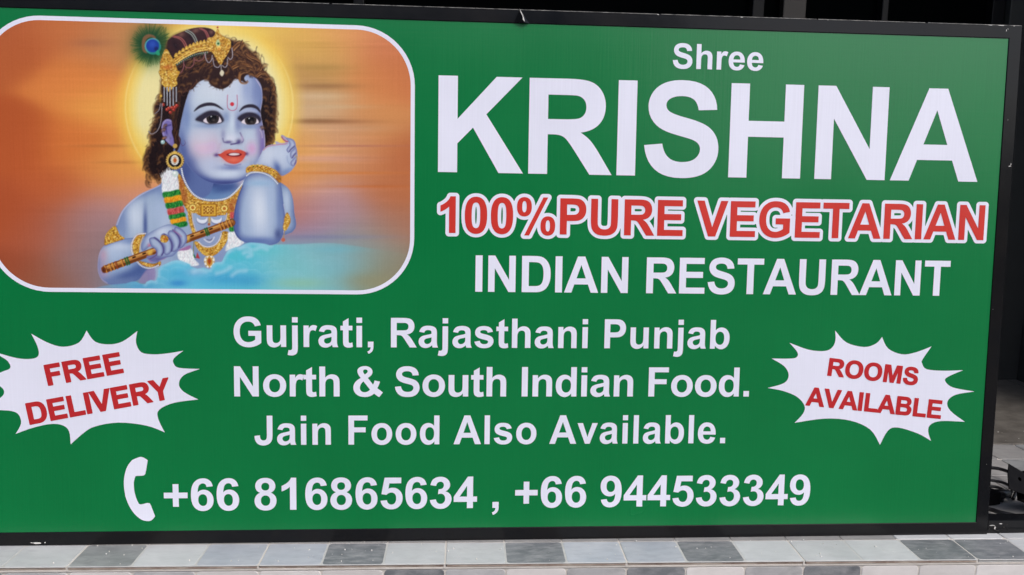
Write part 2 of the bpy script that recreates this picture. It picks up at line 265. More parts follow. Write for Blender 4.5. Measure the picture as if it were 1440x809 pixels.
# ------------------------------------------------------------------ lettering: outlines of a heavy grotesque, 2048 units to the em
GL = {
'I': (569, "M140 0V1466H436V0Z"), 'H': (1479, "M150 0V1466H446V889H1026V1466H1322V0H1026V641H446V0Z"), 'N': (1479, "M153 0V1466H441L1041 487V1466H1316V0H1019L428 956V0Z"),
'K': (1479, "M150 0V1466H446V815L1044 1466H1442L890 895L1472 0H1089L686 688L446 443V0Z"),
'A': (1479, "M1471 0H1149L1021 333H435L314 0H0L571 1466H884ZM926 580L724 1124L526 580Z"),
'R': (1479, "M150 0V1466H773Q1008 1466 1114 1426Q1221 1387 1285 1286Q1349 1185 1349 1055Q1349 890 1252 782Q1155 675 962 647Q1058 591 1120 524Q1183 457 1289 286L1468 0H1114L900 319Q786 490 744 534Q702 579 655 595Q608 612 506 612H446V0ZM446 846H665Q878 846 931 864Q984 882 1014 926Q1044 970 1044 1036Q1044 1110 1004 1155Q965 1201 893 1213Q857 1218 677 1218H446Z"),
'S': (1366, "M74 477L362 505Q388 360 467 292Q547 224 682 224Q825 224 897 284Q970 345 970 426Q970 478 939 514Q909 551 833 578Q781 596 596 642Q358 701 262 787Q127 908 127 1082Q127 1194 190 1291Q254 1389 373 1440Q493 1491 662 1491Q938 1491 1077 1370Q1217 1249 1224 1047L928 1034Q909 1147 846 1196Q784 1246 659 1246Q530 1246 457 1193Q410 1159 410 1102Q410 1050 454 1013Q510 966 726 915Q942 864 1045 809Q1149 755 1207 660Q1266 566 1266 427Q1266 301 1196 191Q1126 81 998 27Q870 -26 679 -26Q401 -26 252 102Q103 231 74 477Z"),
'P': (1366, "M149 0V1466H624Q894 1466 976 1444Q1102 1411 1187 1300Q1272 1190 1272 1015Q1272 880 1223 788Q1174 696 1098 643Q1023 591 945 574Q839 553 638 553H445V0ZM445 1218V802H607Q782 802 841 825Q900 848 933 897Q967 946 967 1011Q967 1091 920 1143Q873 1195 801 1208Q748 1218 588 1218Z"),
'U': (1479, "M147 1466H443V672Q443 483 454 427Q473 337 544 282Q616 228 740 228Q866 228 930 279Q994 331 1007 406Q1020 481 1020 655V1466H1316V696Q1316 432 1292 323Q1268 214 1203 139Q1139 64 1031 19Q923 -25 749 -25Q539 -25 430 23Q322 72 259 149Q196 227 176 312Q147 438 147 684Z"),
'E': (1366, "M149 0V1466H1236V1218H445V893H1181V646H445V247H1264V0Z"), 'V': (1366, "M523 0L-1 1466H320L691 381L1050 1466H1364L839 0Z"),
'G': (1593, "M831 539V786H1469V202Q1376 112 1199 43Q1023 -25 842 -25Q612 -25 441 71Q270 168 184 347Q98 527 98 738Q98 967 194 1145Q290 1323 475 1418Q616 1491 826 1491Q1099 1491 1252 1376Q1406 1262 1450 1060L1156 1005Q1125 1113 1039 1175Q954 1238 826 1238Q632 1238 517 1115Q403 992 403 750Q403 489 519 358Q635 228 823 228Q916 228 1009 264Q1103 301 1170 353V539Z"),
'T': (1251, "M479 0V1218H44V1466H1209V1218H775V0Z"),
'D': (1479, "M148 1466H689Q872 1466 968 1438Q1097 1400 1189 1303Q1281 1206 1329 1065Q1377 925 1377 719Q1377 538 1332 407Q1277 247 1175 148Q1098 73 967 31Q869 0 705 0H148ZM444 1218V247H665Q789 247 844 261Q916 279 963 322Q1011 365 1041 463Q1071 562 1071 732Q1071 902 1041 993Q1011 1084 957 1135Q903 1186 820 1204Q758 1218 577 1218Z"),
'M': (1706, "M145 0V1466H588L854 466L1117 1466H1561V0H1286V1154L995 0H710L420 1154V0Z"), 'L': (1251, "M157 0V1454H453V247H1189V0Z"),
'B': (1479, "M150 1466H736Q910 1466 995 1451Q1081 1437 1148 1391Q1216 1345 1261 1268Q1306 1192 1306 1097Q1306 994 1250 908Q1195 822 1100 779Q1234 740 1306 646Q1378 552 1378 425Q1378 325 1331 230Q1285 136 1204 79Q1124 23 1006 10Q932 2 649 0H150ZM446 1222V883H640Q813 883 855 888Q931 897 974 940Q1018 984 1018 1055Q1018 1123 980 1165Q943 1208 869 1217Q825 1222 616 1222ZM446 639V247H720Q880 247 923 256Q989 268 1030 314Q1072 361 1072 439Q1072 505 1040 551Q1008 597 947 618Q887 639 685 639Z"),
'O': (1593, "M89 724Q89 948 156 1100Q206 1212 292 1301Q379 1390 482 1433Q619 1491 798 1491Q1122 1491 1316 1290Q1511 1089 1511 731Q1511 376 1318 175Q1125 -25 802 -25Q475 -25 282 174Q89 374 89 724ZM394 734Q394 485 509 356Q624 228 801 228Q978 228 1091 355Q1205 483 1205 738Q1205 990 1094 1114Q984 1238 801 1238Q618 1238 506 1112Q394 987 394 734Z"),
'Y': (1366, "M532 0V617L-5 1466H342L687 886L1025 1466H1366L827 615V0Z"), 'F': (1251, "M151 0V1466H1156V1218H447V871H1059V623H447V0Z"),
'J': (1139, "M716 1466H1011V538Q1011 356 979 258Q936 130 823 52Q710 -25 525 -25Q308 -25 191 96Q74 218 73 453L352 485Q357 359 389 307Q437 228 535 228Q634 228 675 284Q716 341 716 519Z"),
'0': (1139, "M562 1472Q774 1472 893 1321Q1035 1142 1035 724Q1035 310 892 128Q773 -24 562 -25Q347 -25 216 140Q86 305 86 727Q86 1142 230 1321Q349 1472 562 1472ZM559 1240Q508 1240 468 1207Q428 1175 406 1091Q377 982 377 724Q377 466 403 369Q429 273 468 241Q508 209 559 209Q610 209 650 241Q690 274 712 358Q741 466 741 724Q741 982 715 1078Q689 1175 649 1207Q610 1240 559 1240Z"),
'1': (1139, "M806 0H525V1059Q371 915 162 846V1101Q272 1137 401 1237Q530 1338 578 1472H806Z"),
'3': (1139, "M77 391L349 424Q362 320 419 265Q476 210 557 210Q644 210 703 276Q763 342 763 454Q763 560 706 622Q649 684 567 684Q513 684 438 663L469 892Q583 889 643 941Q703 994 703 1081Q703 1155 659 1199Q615 1243 542 1243Q470 1243 419 1193Q368 1143 357 1047L98 1091Q125 1224 179 1303Q234 1383 331 1428Q429 1474 550 1474Q757 1474 882 1342Q985 1234 985 1098Q985 905 774 790Q900 763 975 669Q1051 575 1051 442Q1051 249 910 112Q769 -25 559 -25Q360 -25 229 89Q98 204 77 391Z"),
'4': (1139, "M638 0V295H38V541L674 1472H910V542H1092V295H910V0ZM638 542V1043L301 542Z"),
'5': (1139, "M91 377L371 406Q383 311 442 255Q501 200 578 200Q666 200 727 271Q788 343 788 487Q788 622 727 689Q667 757 570 757Q449 757 353 650L125 683L269 1446H1012V1183H482L438 934Q532 981 630 981Q817 981 947 845Q1077 709 1077 492Q1077 311 972 169Q829 -25 575 -25Q372 -25 244 84Q116 193 91 377Z"),
'6': (1139, "M1039 1107L767 1077Q757 1161 715 1201Q673 1241 606 1241Q517 1241 455 1161Q394 1081 378 828Q483 952 639 952Q815 952 940 818Q1066 684 1066 472Q1066 247 934 111Q802 -25 595 -25Q373 -25 230 147Q87 320 87 713Q87 1116 236 1294Q385 1472 623 1472Q790 1472 899 1378Q1009 1285 1039 1107ZM402 495Q402 358 465 283Q528 209 609 209Q687 209 739 270Q791 331 791 470Q791 613 735 679Q679 746 595 746Q514 746 458 682Q402 619 402 495Z"),
'8': (1139, "M328 791Q219 837 169 917Q120 998 120 1094Q120 1258 234 1365Q349 1472 560 1472Q769 1472 884 1365Q1000 1258 1000 1094Q1000 992 947 912Q894 833 798 791Q920 742 983 648Q1047 554 1047 431Q1047 228 917 101Q788 -26 573 -26Q373 -26 240 79Q83 203 83 419Q83 538 142 637Q201 737 328 791ZM386 1074Q386 990 433 943Q481 896 560 896Q640 896 688 943Q736 991 736 1075Q736 1154 688 1201Q641 1249 563 1249Q482 1249 434 1201Q386 1153 386 1074ZM362 440Q362 324 421 259Q481 194 570 194Q657 194 714 256Q771 319 771 437Q771 540 713 602Q655 665 566 665Q463 665 412 594Q362 523 362 440Z"),
'%': (1821, "M88 1099Q88 1294 172 1391Q256 1488 401 1488Q552 1488 636 1391Q720 1295 720 1099Q720 903 636 805Q552 707 406 707Q256 707 172 804Q88 901 88 1099ZM311 1101Q311 959 344 911Q369 875 404 875Q441 875 464 911Q497 959 497 1101Q497 1242 464 1290Q441 1328 404 1328Q369 1328 344 1291Q311 1242 311 1101ZM619 -60H412L1210 1487H1412ZM1102 336Q1102 531 1186 628Q1270 726 1418 726Q1566 726 1650 628Q1734 531 1734 336Q1734 140 1650 42Q1566 -56 1420 -56Q1270 -56 1186 42Q1102 140 1102 336ZM1325 338Q1325 196 1358 148Q1383 112 1418 112Q1455 112 1478 148Q1511 196 1511 338Q1511 479 1478 527Q1455 565 1418 565Q1383 565 1358 528Q1325 479 1325 338Z"),
'&': (1479, "M1457 190L1283 -33Q1155 31 1034 142Q940 58 834 16Q729 -25 583 -25Q294 -25 148 138Q35 264 35 429Q35 579 124 698Q214 818 392 907Q312 1003 271 1089Q231 1175 231 1252Q231 1355 332 1423Q433 1491 599 1491Q761 1491 859 1409Q957 1327 957 1209Q957 1134 912 1066Q868 999 732 913L983 582Q1027 661 1059 787L1317 728Q1280 596 1252 531Q1224 466 1189 414Q1240 366 1321 309Q1403 253 1457 190ZM586 1077L663 1136Q726 1185 726 1232Q726 1272 696 1299Q666 1327 611 1327Q559 1327 531 1300Q504 1273 504 1233Q504 1186 562 1110ZM523 742L838 334Q764 259 700 233Q643 209 573 209Q474 209 412 266Q350 323 350 408Q350 516 400 598Q440 680 523 742Z"),
'+': (1196, "M471 185V572H85V829H471V1215H725V829H1110V572H725V185Z"), ',': (569, "M143 281H424V80Q424 -42 403 -112Q382 -183 323 -239Q264 -295 173 -327L118 -211Q204 -183 240 -134Q277 -85 279 0H143Z"), '.': (569, "M147 0V281H428V0Z"),
'a': (1139, "M357 738L102 784Q145 938 250 1012Q355 1086 562 1086Q750 1086 842 1041Q934 997 971 928Q1009 860 1009 677L1006 349Q1006 209 1019 142Q1033 76 1070 0H792Q781 28 765 83Q758 108 755 116Q683 46 601 11Q519 -24 426 -24Q262 -24 167 65Q73 154 73 290Q73 380 116 450Q159 521 236 558Q314 596 460 624Q657 661 733 693V721Q733 802 693 836Q653 871 542 871Q467 871 425 841Q383 812 357 738ZM733 510Q679 492 562 467Q445 442 409 418Q354 379 354 319Q354 260 398 217Q442 174 510 174Q586 174 655 224Q706 262 722 317Q733 353 733 454Z"),
'b': (1251, "M135 0V1466H416V938Q546 1086 724 1086Q918 1086 1045 945Q1172 805 1172 542Q1172 270 1042 123Q913 -24 728 -24Q637 -24 548 21Q460 67 396 156V0ZM414 554Q414 389 466 310Q539 198 660 198Q753 198 818 277Q884 357 884 528Q884 710 818 790Q752 871 649 871Q548 871 481 792Q414 714 414 554Z"),
'e': (1139, "M762 338L1042 291Q988 137 871 56Q755 -24 580 -24Q303 -24 170 157Q65 302 65 523Q65 787 203 936Q341 1086 552 1086Q789 1086 926 929Q1063 773 1057 450H353Q356 325 421 255Q486 186 583 186Q649 186 694 222Q739 258 762 338ZM778 622Q775 744 715 807Q655 871 569 871Q477 871 417 804Q357 737 358 622Z"),
'h': (1251, "M428 1466V927Q564 1086 753 1086Q850 1086 928 1050Q1006 1014 1045 958Q1085 902 1099 834Q1114 766 1114 623V0H833V561Q833 728 817 773Q801 818 760 844Q720 871 659 871Q589 871 534 837Q479 803 453 734Q428 666 428 532V0H147V1466Z"),
'i': (569, "M147 1206V1466H428V1206ZM147 0V1062H428V0Z"),
'j': (569, "M145 1206V1466H426V1206ZM426 1062V40Q426 -162 399 -245Q373 -328 297 -374Q222 -421 105 -421Q63 -421 14 -413Q-34 -406 -90 -391L-41 -151Q-21 -155 -3 -157Q14 -160 29 -160Q72 -160 99 -141Q127 -123 136 -97Q145 -71 145 59V1062Z"),
'l': (569, "M147 0V1466H428V0Z"),
'n': (1251, "M1113 0H832V542Q832 714 814 764Q796 815 755 843Q715 871 658 871Q585 871 527 831Q469 791 447 725Q426 659 426 481V0H145V1062H406V906Q545 1086 756 1086Q849 1086 926 1052Q1003 1019 1042 967Q1082 915 1097 849Q1113 783 1113 660Z"),
'o': (1251, "M82 546Q82 686 151 817Q220 948 346 1017Q473 1086 629 1086Q870 1086 1024 929Q1178 773 1178 534Q1178 293 1022 134Q867 -24 631 -24Q485 -24 352 42Q220 108 151 235Q82 363 82 546ZM370 531Q370 373 445 289Q520 205 630 205Q740 205 814 289Q889 373 889 533Q889 689 814 773Q740 857 630 857Q520 857 445 773Q370 689 370 531Z"),
'r': (797, "M416 0H135V1062H396V911Q463 1018 516 1052Q570 1086 638 1086Q734 1086 823 1033L736 788Q665 834 604 834Q545 834 504 801Q463 769 439 684Q416 599 416 328Z"),
's': (1139, "M48 303L330 346Q348 264 403 221Q458 179 557 179Q666 179 721 219Q758 247 758 294Q758 326 738 347Q717 367 644 384Q304 459 213 521Q87 607 87 760Q87 898 196 992Q305 1086 534 1086Q752 1086 858 1015Q964 944 1004 805L739 756Q722 818 674 851Q627 884 539 884Q428 884 380 853Q348 831 348 796Q348 766 376 745Q414 717 638 666Q863 615 952 541Q1040 466 1040 332Q1040 186 918 81Q796 -24 557 -24Q340 -24 213 64Q87 152 48 303Z"),
't': (682, "M634 1062V838H442V410Q442 280 447 258Q453 237 472 223Q492 209 520 209Q559 209 633 236L657 18Q559 -24 435 -24Q359 -24 298 1Q237 27 208 67Q180 108 169 177Q160 226 160 375V838H31V1062H160V1273L442 1437V1062Z"),
'u': (1251, "M846 0V159Q788 74 693 25Q599 -24 494 -24Q387 -24 302 23Q217 70 179 155Q141 240 141 390V1062H422V574Q422 350 437 299Q453 249 494 219Q535 190 598 190Q670 190 727 229Q784 269 805 327Q826 386 826 614V1062H1107V0Z"),
'v': (1139, "M439 0L11 1062H306L506 520L564 339Q587 408 593 430Q607 475 623 520L825 1062H1114L692 0Z"), ' ': (569, "")}
import re
def contours(ch):
    if ch == 'd': return [[(1256-x, y) for x, y in c][::-1] for c in contours('b')]
    if ch == '9': return [[(1134-x, 1447-y) for x, y in c] for c in contours('6')]
    out, cur = [], []
    for cmd, args in re.findall(r'([MLHVQZ])([^MLHVQZ]*)', GL[ch][1]):
        a = [float(v) for v in args.split()]
        if cmd == 'M': cur = [tuple(a)]
        elif cmd == 'L': cur.append((a[0], a[1]))
        elif cmd == 'H': cur.append((a[0], cur[-1][1]))
        elif cmd == 'V': cur.append((cur[-1][0], a[0]))
        elif cmd == 'Q':
            p = cur[-1]
            for k in range(1, 6):
                t = k/5; cur.append(((1-t)**2*p[0]+2*t*(1-t)*a[0]+t*t*a[2], (1-t)**2*p[1]+2*t*(1-t)*a[1]+t*t*a[3]))
        else: out.append([q for i, q in enumerate(cur) if i == 0 or q != cur[i-1]])
    return out
def advance(ch): return 1251 if ch == 'd' else 1139 if ch == '9' else GL[ch][0]
def text_shapes(text, origin, xdir, ydir, sx, track):
    """glyph outlines in board coordinates; origin = pen start, xdir/ydir = one font unit along and up"""
    out, pen = [], 0
    for ch in text:
        cs = contours(ch) if ch != ' ' else []
        if cs: out.append([[(origin[0]+(pen+x*sx)*xdir[0]+y*ydir[0], origin[1]+(pen+x*sx)*xdir[1]+y*ydir[1]) for x, y in (c[:-1] if c[0] == c[-1] else c)] for c in cs])
        pen += advance(ch)*sx+track
    return out
# ------------------------------------------------------------------ the sign: a thin light box leaning back a little; x along, z up its face, -y out of the face
LEAN = 3.360227
sign = tag(link(bpy.data.objects.new('restaurant_sign', None)), 'large green restaurant sign with white lettering in a black metal frame', 'sign')
sign.rotation_euler.x = math.radians(-LEAN)
UL, UR, VB, VT = -.800, .9405, .0225, .8774
bm = bmesh.new(); add_box(bm, UL-.012, UR+.012, 0, .05, VB-.012, VT+.012)
panel = bm_obj('face_panel', bm, M_GREEN, sign)
def nested(groups):
    """split every shape into outlines, each with the holes that lie inside it"""
    def inside(p, l):
        r = False
        for k in range(len(l)):
            a, c = l[k-1], l[k]
            if (a[1] > p[1]) != (c[1] > p[1]) and p[0] < (c[0]-a[0])*(p[1]-a[1])/(c[1]-a[1])+a[0]: r = not r
        return r
    out = []
    for g in groups:
        outer = [l for l in g if not any(inside(l[0], m) for m in g if m is not l)]
        for o in outer: out.append([o]+[l for l in g if l is not o and l not in outer and inside(l[0], o)])
    return out
def flat(name, groups, mat, h, label=None, parent=None):
    V, F = [], []
    for loops in nested(groups):
        base = len(V); pts = [p for l in loops for p in l]; V += [(x, -h, z) for x, z in pts]
        for t in tessellate_polygon([[Vector((x, z, 0)) for x, z in l] for l in loops]):
            a, b, c = (pts[i] for i in t); s = (b[0]-a[0])*(c[1]-a[1])-(b[1]-a[1])*(c[0]-a[0])
            if abs(s) < 1e-12: continue
            F.append(tuple(base+i for i in (t if s > 0 else t[::-1])))
    o = mesh_obj(name, V, F, mat, parent or panel)
    if label: o['label'] = label
    return o
def grown(name, groups, r, mat, h, res=.0007, label=None):
    """the shapes grown outward by r with round corners, as one sheet"""
    A = np.array([p for g in groups for l in g for p in l]); x0, y0 = A.min(0)-r-3*res; x1, y1 = A.max(0)+r+3*res
    nx, ny = int((x1-x0)/res)+1, int((y1-y0)/res)+1; Fd = np.full((ny, nx), 1.0, np.float32)
    for g in groups:
        G = np.array([p for l in g for p in l]); i0 = max(0, int((G[:, 0].min()-r-x0)/res)-2); i1 = min(nx, int((G[:, 0].max()+r-x0)/res)+3)
        j0 = max(0, int((G[:, 1].min()-r-y0)/res)-2); j1 = min(ny, int((G[:, 1].max()+r-y0)/res)+3)
        Y, X = np.mgrid[j0:j1, i0:i1]; X = X*res+x0; Y = Y*res+y0; D = np.full(X.shape, 1.0); ins = np.zeros(X.shape, bool)
        for l in g:
            for k in range(len(l)):
                a, b = l[k-1], l[k]; dx, dy = b[0]-a[0], b[1]-a[1]; t = np.clip(((X-a[0])*dx+(Y-a[1])*dy)/(dx*dx+dy*dy+1e-18), 0, 1)
                D = np.minimum(D, np.hypot(X-a[0]-t*dx, Y-a[1]-t*dy))
                if dy: ins ^= ((a[1] > Y) != (b[1] > Y)) & (X < dx*(Y-a[1])/dy+a[0])
        Fd[j0:j1, i0:i1] = np.minimum(Fd[j0:j1, i0:i1], np.where(ins, -D, D))
    f = (r-Fd)                                         # positive inside
    V, F, idx = [], [], {}
    def vid(key, p):
        if key not in idx: idx[key] = len(V); V.append((p[0], -h, p[1]))
        return idx[key]
    pos = f > 0; full = pos[:-1, :-1] & pos[1:, :-1] & pos[:-1, 1:] & pos[1:, 1:]; some = (pos[:-1, :-1] | pos[1:, :-1] | pos[:-1, 1:] | pos[1:, 1:]) & ~full
    P = lambda i, j: (x0+i*res, y0+j*res)
    for j in range(ny-1):
        cells = np.flatnonzero(full[j])
        if len(cells):
            for run in np.split(cells, np.flatnonzero(np.diff(cells) > 1)+1):
                a, b = int(run[0]), int(run[-1])+1
                F.append((vid((a, j), P(a, j)), vid((b, j), P(b, j)), vid((b, j+1), P(b, j+1)), vid((a, j+1), P(a, j+1))))
        for i in np.flatnonzero(some[j]):
            i = int(i); cs = [(i, j), (i+1, j), (i+1, j+1), (i, j+1)]; poly = []
            for q in range(4):
                c, d = cs[q], cs[(q+1) % 4]; fc, fd = f[c[1], c[0]], f[d[1], d[0]]
                if fc > 0: poly.append(vid(c, P(*c)))
                if (fc > 0) != (fd > 0):
                    t = float(fc/(fc-fd)); pc, pd = P(*c), P(*d); poly.append(vid((min(c, d), max(c, d)), (pc[0]+(pd[0]-pc[0])*t, pc[1]+(pd[1]-pc[1])*t)))
            if len(poly) >= 3: F.append(tuple(poly))
    o = mesh_obj(name, V, F, mat, panel)
    if label: o['label'] = label
    return o
S = lambda cap: cap/1466
def line(text, u0, base, cap, sx, track): s = S(cap); return text_shapes(text, (u0, base), (s, 0), (0, s), sx, track)
H1 = .0004
def words(text, u0, base, cap, sx, track, mat, h):
    sh = line(text, u0, base, cap, sx, track); i = 0
    for w in text.split():
        kind = 'telephone number part' if any(c.isdigit() for c in w) and '%' not in w else 'word'
        flat('lettering', sh[i:i+len(w)], mat, h, '%s %s %s' % ('red' if mat is M_RED else 'white', kind, w)); i += len(w)
words('Shree', .3551, .8118, .0410, 1.0, 0, mat=M_WHITE, h=H1)
words('KRISHNA', -.0489, .6326, .1575, .997, -74.8, mat=M_WHITE, h=H1)
veg = line('100%PURE VEGETARIAN', -.0346, .5317, .0608, .953, -33.5)
grown('lettering_outline', veg, .0058, M_WHITE, H1, label='white rounded outline round the red words')
words('100%PURE VEGETARIAN', -.0346, .5317, .0608, .953, -33.5, mat=M_RED, h=H1*2)
words('INDIAN RESTAURANT', .0258, .4332, .0615, .949, -39.9, mat=M_WHITE, h=H1)
words('Gujrati, Rajasthani Punjab', -.3728, .3376, .0502, .960, 11.8, mat=M_WHITE, h=H1)
words('North & South Indian Food.', -.3753, .2534, .0512, .995, -38.7, mat=M_WHITE, h=H1)
words('Jain Food Also Available.', -.3400, .1702, .0503, .93, 30, mat=M_WHITE, h=H1)
words('+66 816865634 , +66 944533349', -.4921, .0572, .0557, 1.002, -26.3, mat=M_WHITE, h=H1)
# telephone handset
hs = [(-0.5138,0.1449),(-0.5211,0.1497),(-0.5276,0.1501),(-0.5389,0.1454),(-0.5472,0.1343),(-0.5525,0.1173),(-0.5536,0.1004),(-0.5518,0.0833),(-0.5467,0.0679),(-0.5381,0.0531),(-0.527,0.0427),(-0.5173,0.0399),(-0.5099,0.0412),(-0.5039,0.048),(-0.5111,0.0686),(-0.5134,0.0707),(-0.5166,0.0711),(-0.5263,0.0688),(-0.5302,0.0702),(-0.5341,0.0798),(-0.537,0.0934),(-0.5373,0.107),(-0.5348,0.1165),(-0.5332,0.1179),(-0.5219,0.1185),(-0.5189,0.1205),(-0.5176,0.1239)]
def soft_runs(P, corners):
    out = []; n = len(P); cs = sorted(corners)
    for a, b in zip(cs, cs[1:]+[cs[0]+n]):
        run = [Vector((*P[i % n], 0)) for i in range(a, b+1)]; out += [(p.x, p.y) for p in catmull(run, 4)[:-1]]
    return out
flat('handset_symbol', [[soft_runs(hs, [0, 3, 7, 13, 15, 18, 22, 25])]], M_WHITE, H1, 'white telephone handset symbol')
rooms = [(0.5796,0.3485),(0.6149,0.3364),(0.6435,0.3344),(0.6567,0.3408),(0.6618,0.353),(0.6605,0.3705),(0.6819,0.3496),(0.7146,0.3417),(0.7357,0.3481),(0.7458,0.3598),(0.7578,0.3394),(0.7837,0.329),(0.8087,0.3326),(0.837,0.3433),(0.8222,0.3203),(0.8215,0.3132),(0.8305,0.3026),(0.8616,0.2998),(0.8981,0.301),(0.8697,0.2885),(0.8666,0.2803),(0.8819,0.2696),(0.9212,0.2625),(0.8864,0.2564),(0.8726,0.2439),(0.8791,0.2277),(0.9073,0.2076),(0.8638,0.2091),(0.8441,0.2027),(0.8405,0.1901),(0.8467,0.1731),(0.8214,0.1866),(0.7842,0.1974),(0.7664,0.1921),(0.753,0.1663),(0.7336,0.194),(0.6966,0.2101),(0.6496,0.2138),(0.5955,0.2064),(0.6098,0.2227),(0.6119,0.2369),(0.5976,0.2528),(0.5722,0.2633),(0.5443,0.2686),(0.5733,0.2774),(0.5808,0.2915),(0.572,0.3072),(0.549,0.3208),(0.5802,0.3206),(0.5932,0.323),(0.5946,0.3318)]
free = [(-0.7602,0.3299),(-0.7202,0.3176),(-0.6952,0.3161),(-0.684,0.322),(-0.6851,0.3368),(-0.6943,0.358),(-0.6692,0.3434),(-0.6443,0.3363),(-0.6189,0.3436),(-0.6063,0.3634),(-0.5936,0.3454),(-0.5717,0.3406),(-0.5493,0.3456),(-0.5251,0.3632),(-0.5278,0.3441),(-0.5196,0.3276),(-0.499,0.3243),(-0.4766,0.3261),(-0.4518,0.3305),(-0.4672,0.3178),(-0.468,0.3095),(-0.4595,0.3018),(-0.4258,0.2999),(-0.4517,0.2895),(-0.4601,0.2745),(-0.4523,0.2611),(-0.429,0.2483),(-0.4688,0.2426),(-0.4931,0.2309),(-0.4951,0.2158),(-0.485,0.1925),(-0.5147,0.204),(-0.5594,0.2092),(-0.5979,0.2026),(-0.6173,0.1909),(-0.6376,0.1725),(-0.6395,0.1943),(-0.6487,0.2044),(-0.6676,0.2071),(-0.6962,0.2011),(-0.725,0.1905),(-0.7158,0.2078),(-0.719,0.2228),(-0.7298,0.2288),(-0.7485,0.2305),(-0.7766,0.2328),(-0.7478,0.2504),(-0.7405,0.2609),(-0.747,0.2708),(-0.7653,0.2807),(-0.7461,0.2929),(-0.7296,0.3005),(-0.7329,0.312),(-0.745,0.3208)]
flat('starburst', [[soft_runs(rooms, [0, 5, 9, 13, 18, 22, 26, 30, 34, 38, 43, 47])]], M_WHITE, H1, 'white starburst around ROOMS AVAILABLE')
flat('starburst', [[soft_runs(free, [0, 5, 9, 13, 18, 22, 26, 30, 35, 40, 45, 49])]], M_WHITE, H1, 'white starburst around FREE DELIVERY')
def between(text, p0, p1, up, track, grow, mat, label, g0=None, g1=None):
    """text whose first ink starts at p0 and last ink ends at p1 on the baseline; up = the capital height as a vector"""
    def ext(c): xs = [x for l in contours(c) for x, _ in l]; return min(xs), max(xs)
    x0 = ext(text[0])[0]; tot = sum(advance(c)+track for c in text[:-1])+ext(text[-1])[1]-x0
    xd = ((p1[0]-p0[0])/tot, (p1[1]-p0[1])/tot); yd = (up[0]/1466, up[1]/1466)
    sh = text_shapes(text, (p0[0]-x0*xd[0], p0[1]-x0*xd[1]), xd, yd, 1, track)
    grown('lettering', sh, grow, mat, H1*2, .0005, label)
between('ROOMS', (.6505, .2912), (.8140, .2738), (.0030, .0305), -20, .0007, M_CRIMSON, 'red word ROOMS')
between('AVAILABLE', (.6137, .2382), (.8612, .2135), (.0022, .0322), -60, .0007, M_CRIMSON, 'red word AVAILABLE')
between('FREE', (-.6695, .2718), (-.5490, .2938), (-.0063, .0335), -30, .0009, M_CRIMSON, 'red word FREE')
between('DELIVERY', (-.7012, .2066), (-.4715, .2505), (-.0060, .0345), -60, .0009, M_CRIMSON, 'red word DELIVERY')
# ------------------------------------------------------------------ frame
def mitred(name, a0, a1, horiz, in_, out_, m0, m1, mat=M_FRAME):
    """one bar of box section: a0..a1 along, in_/out_ the inner and outer edge; m0/m1 = mitre at that end"""
    f, bk, lip = -.0016, .066, .0009; w = out_-in_
    def pt(a, c, y): return (a, y, c) if horiz else (c, y, a)
    def en(c, end):
        k = abs(c-in_); 
        if end == 0: return a0-(k if m0 else 0)
        return a1+(k if m1 else 0)
    s = 1 if w > 0 else -1
    prof = [(in_, .002), (in_, f+lip), (in_+s*lip, f), (out_-s*lip, f), (out_, f+lip), (out_, bk), (in_, bk)]
    V = [pt(en(c, e), c, y) for e in (0, 1) for c, y in prof]; n = len(prof); F = [(i, (i+1) % n, n+(i+1) % n, n+i) for i in range(n)]+[tuple(range(n)), tuple(range(n, 2*n))]
    o = mesh_obj(name, V, F, mat, sign); bm = bmesh.new(); bm.from_mesh(o.data); bmesh.ops.recalc_face_normals(bm, faces=bm.faces); bm.to_mesh(o.data); bm.free(); return o
OL, OR_, OB, OT = UL-.022, .9630, .0, .8992
mitred('frame_bar', UL, .0982, True, VT, OT, True, False); mitred('frame_bar', .0992, UR, True, VT, OT, False, True)
mitred('frame_bar', UL, UR, True, VB, OB, True, True); mitred('frame_bar', VB, VT, False, UR, OR_, True, True); mitred('frame_bar', VB, VT, False, UL, OL, True, True)
bm = bmesh.new(); add_box(bm, OL+.004, OR_-.004, .066, .069, OB+.004, OT-.004); bm_obj('back_panel', bm, M_FRAME, sign)
# buckled lap of sheet metal where the two top bars meet
mesh_obj('lap_flap', [(.0905, -.0019, .8776), (.0985, -.0068, .8990), (.1065, -.0072, .8776), (.099, -.0046, .8778), (.1150, -.0019, .8776)], [(0, 3, 1), (3, 2, 1), (2, 4, 1)], M_FRAME, sign)
mesh_obj('paint_chip', [(.0985, -.0074, .8994), (.1004, -.0076, .893), (.1035, -.0077, .888), (.1042, -.0077, .882), (.1072, -.0077, .8785), (.1060, -.0077, .884), (.1040, -.0077, .8895)], [(0, 1, 2, 6), (6, 2, 3, 5), (5, 3, 4)], M_CHIP, sign)
def chip(u, v, w, h, seed, y=-.0018):
    r = random.Random(seed); P = []
    for k in range(11):
        a = 2*math.pi*k/11; q = r.uniform(.45, 1); P.append((u+w/2*math.cos(a)*q, y, v+h/2*math.sin(a)*q))
    mesh_obj('paint_chip', P, [tuple(range(11))[::-1]], M_CHIP, sign)
chip(.9573, .6606, .0060, .0022, 1); chip(.9592, .6640, .0012, .0060, 2); chip(.9345, .8905, .0016, .0050, 3); chip(.9372, .8930, .0010, .0035, 4)
chip(-.6978, .0042, .0190, .0032, 5); chip(-.6840, .0050, .0025, .0030, 6); chip(-.7060, .0050, .0060, .0014, 7)
for u, w in ((.4715, .006), (.925, .012), (.905, .010), (.948, .004), (.62, .003), (.33, .005), (-.52, .02)): chip(u, .8984, w, .0011, int(u*1000)+2000)
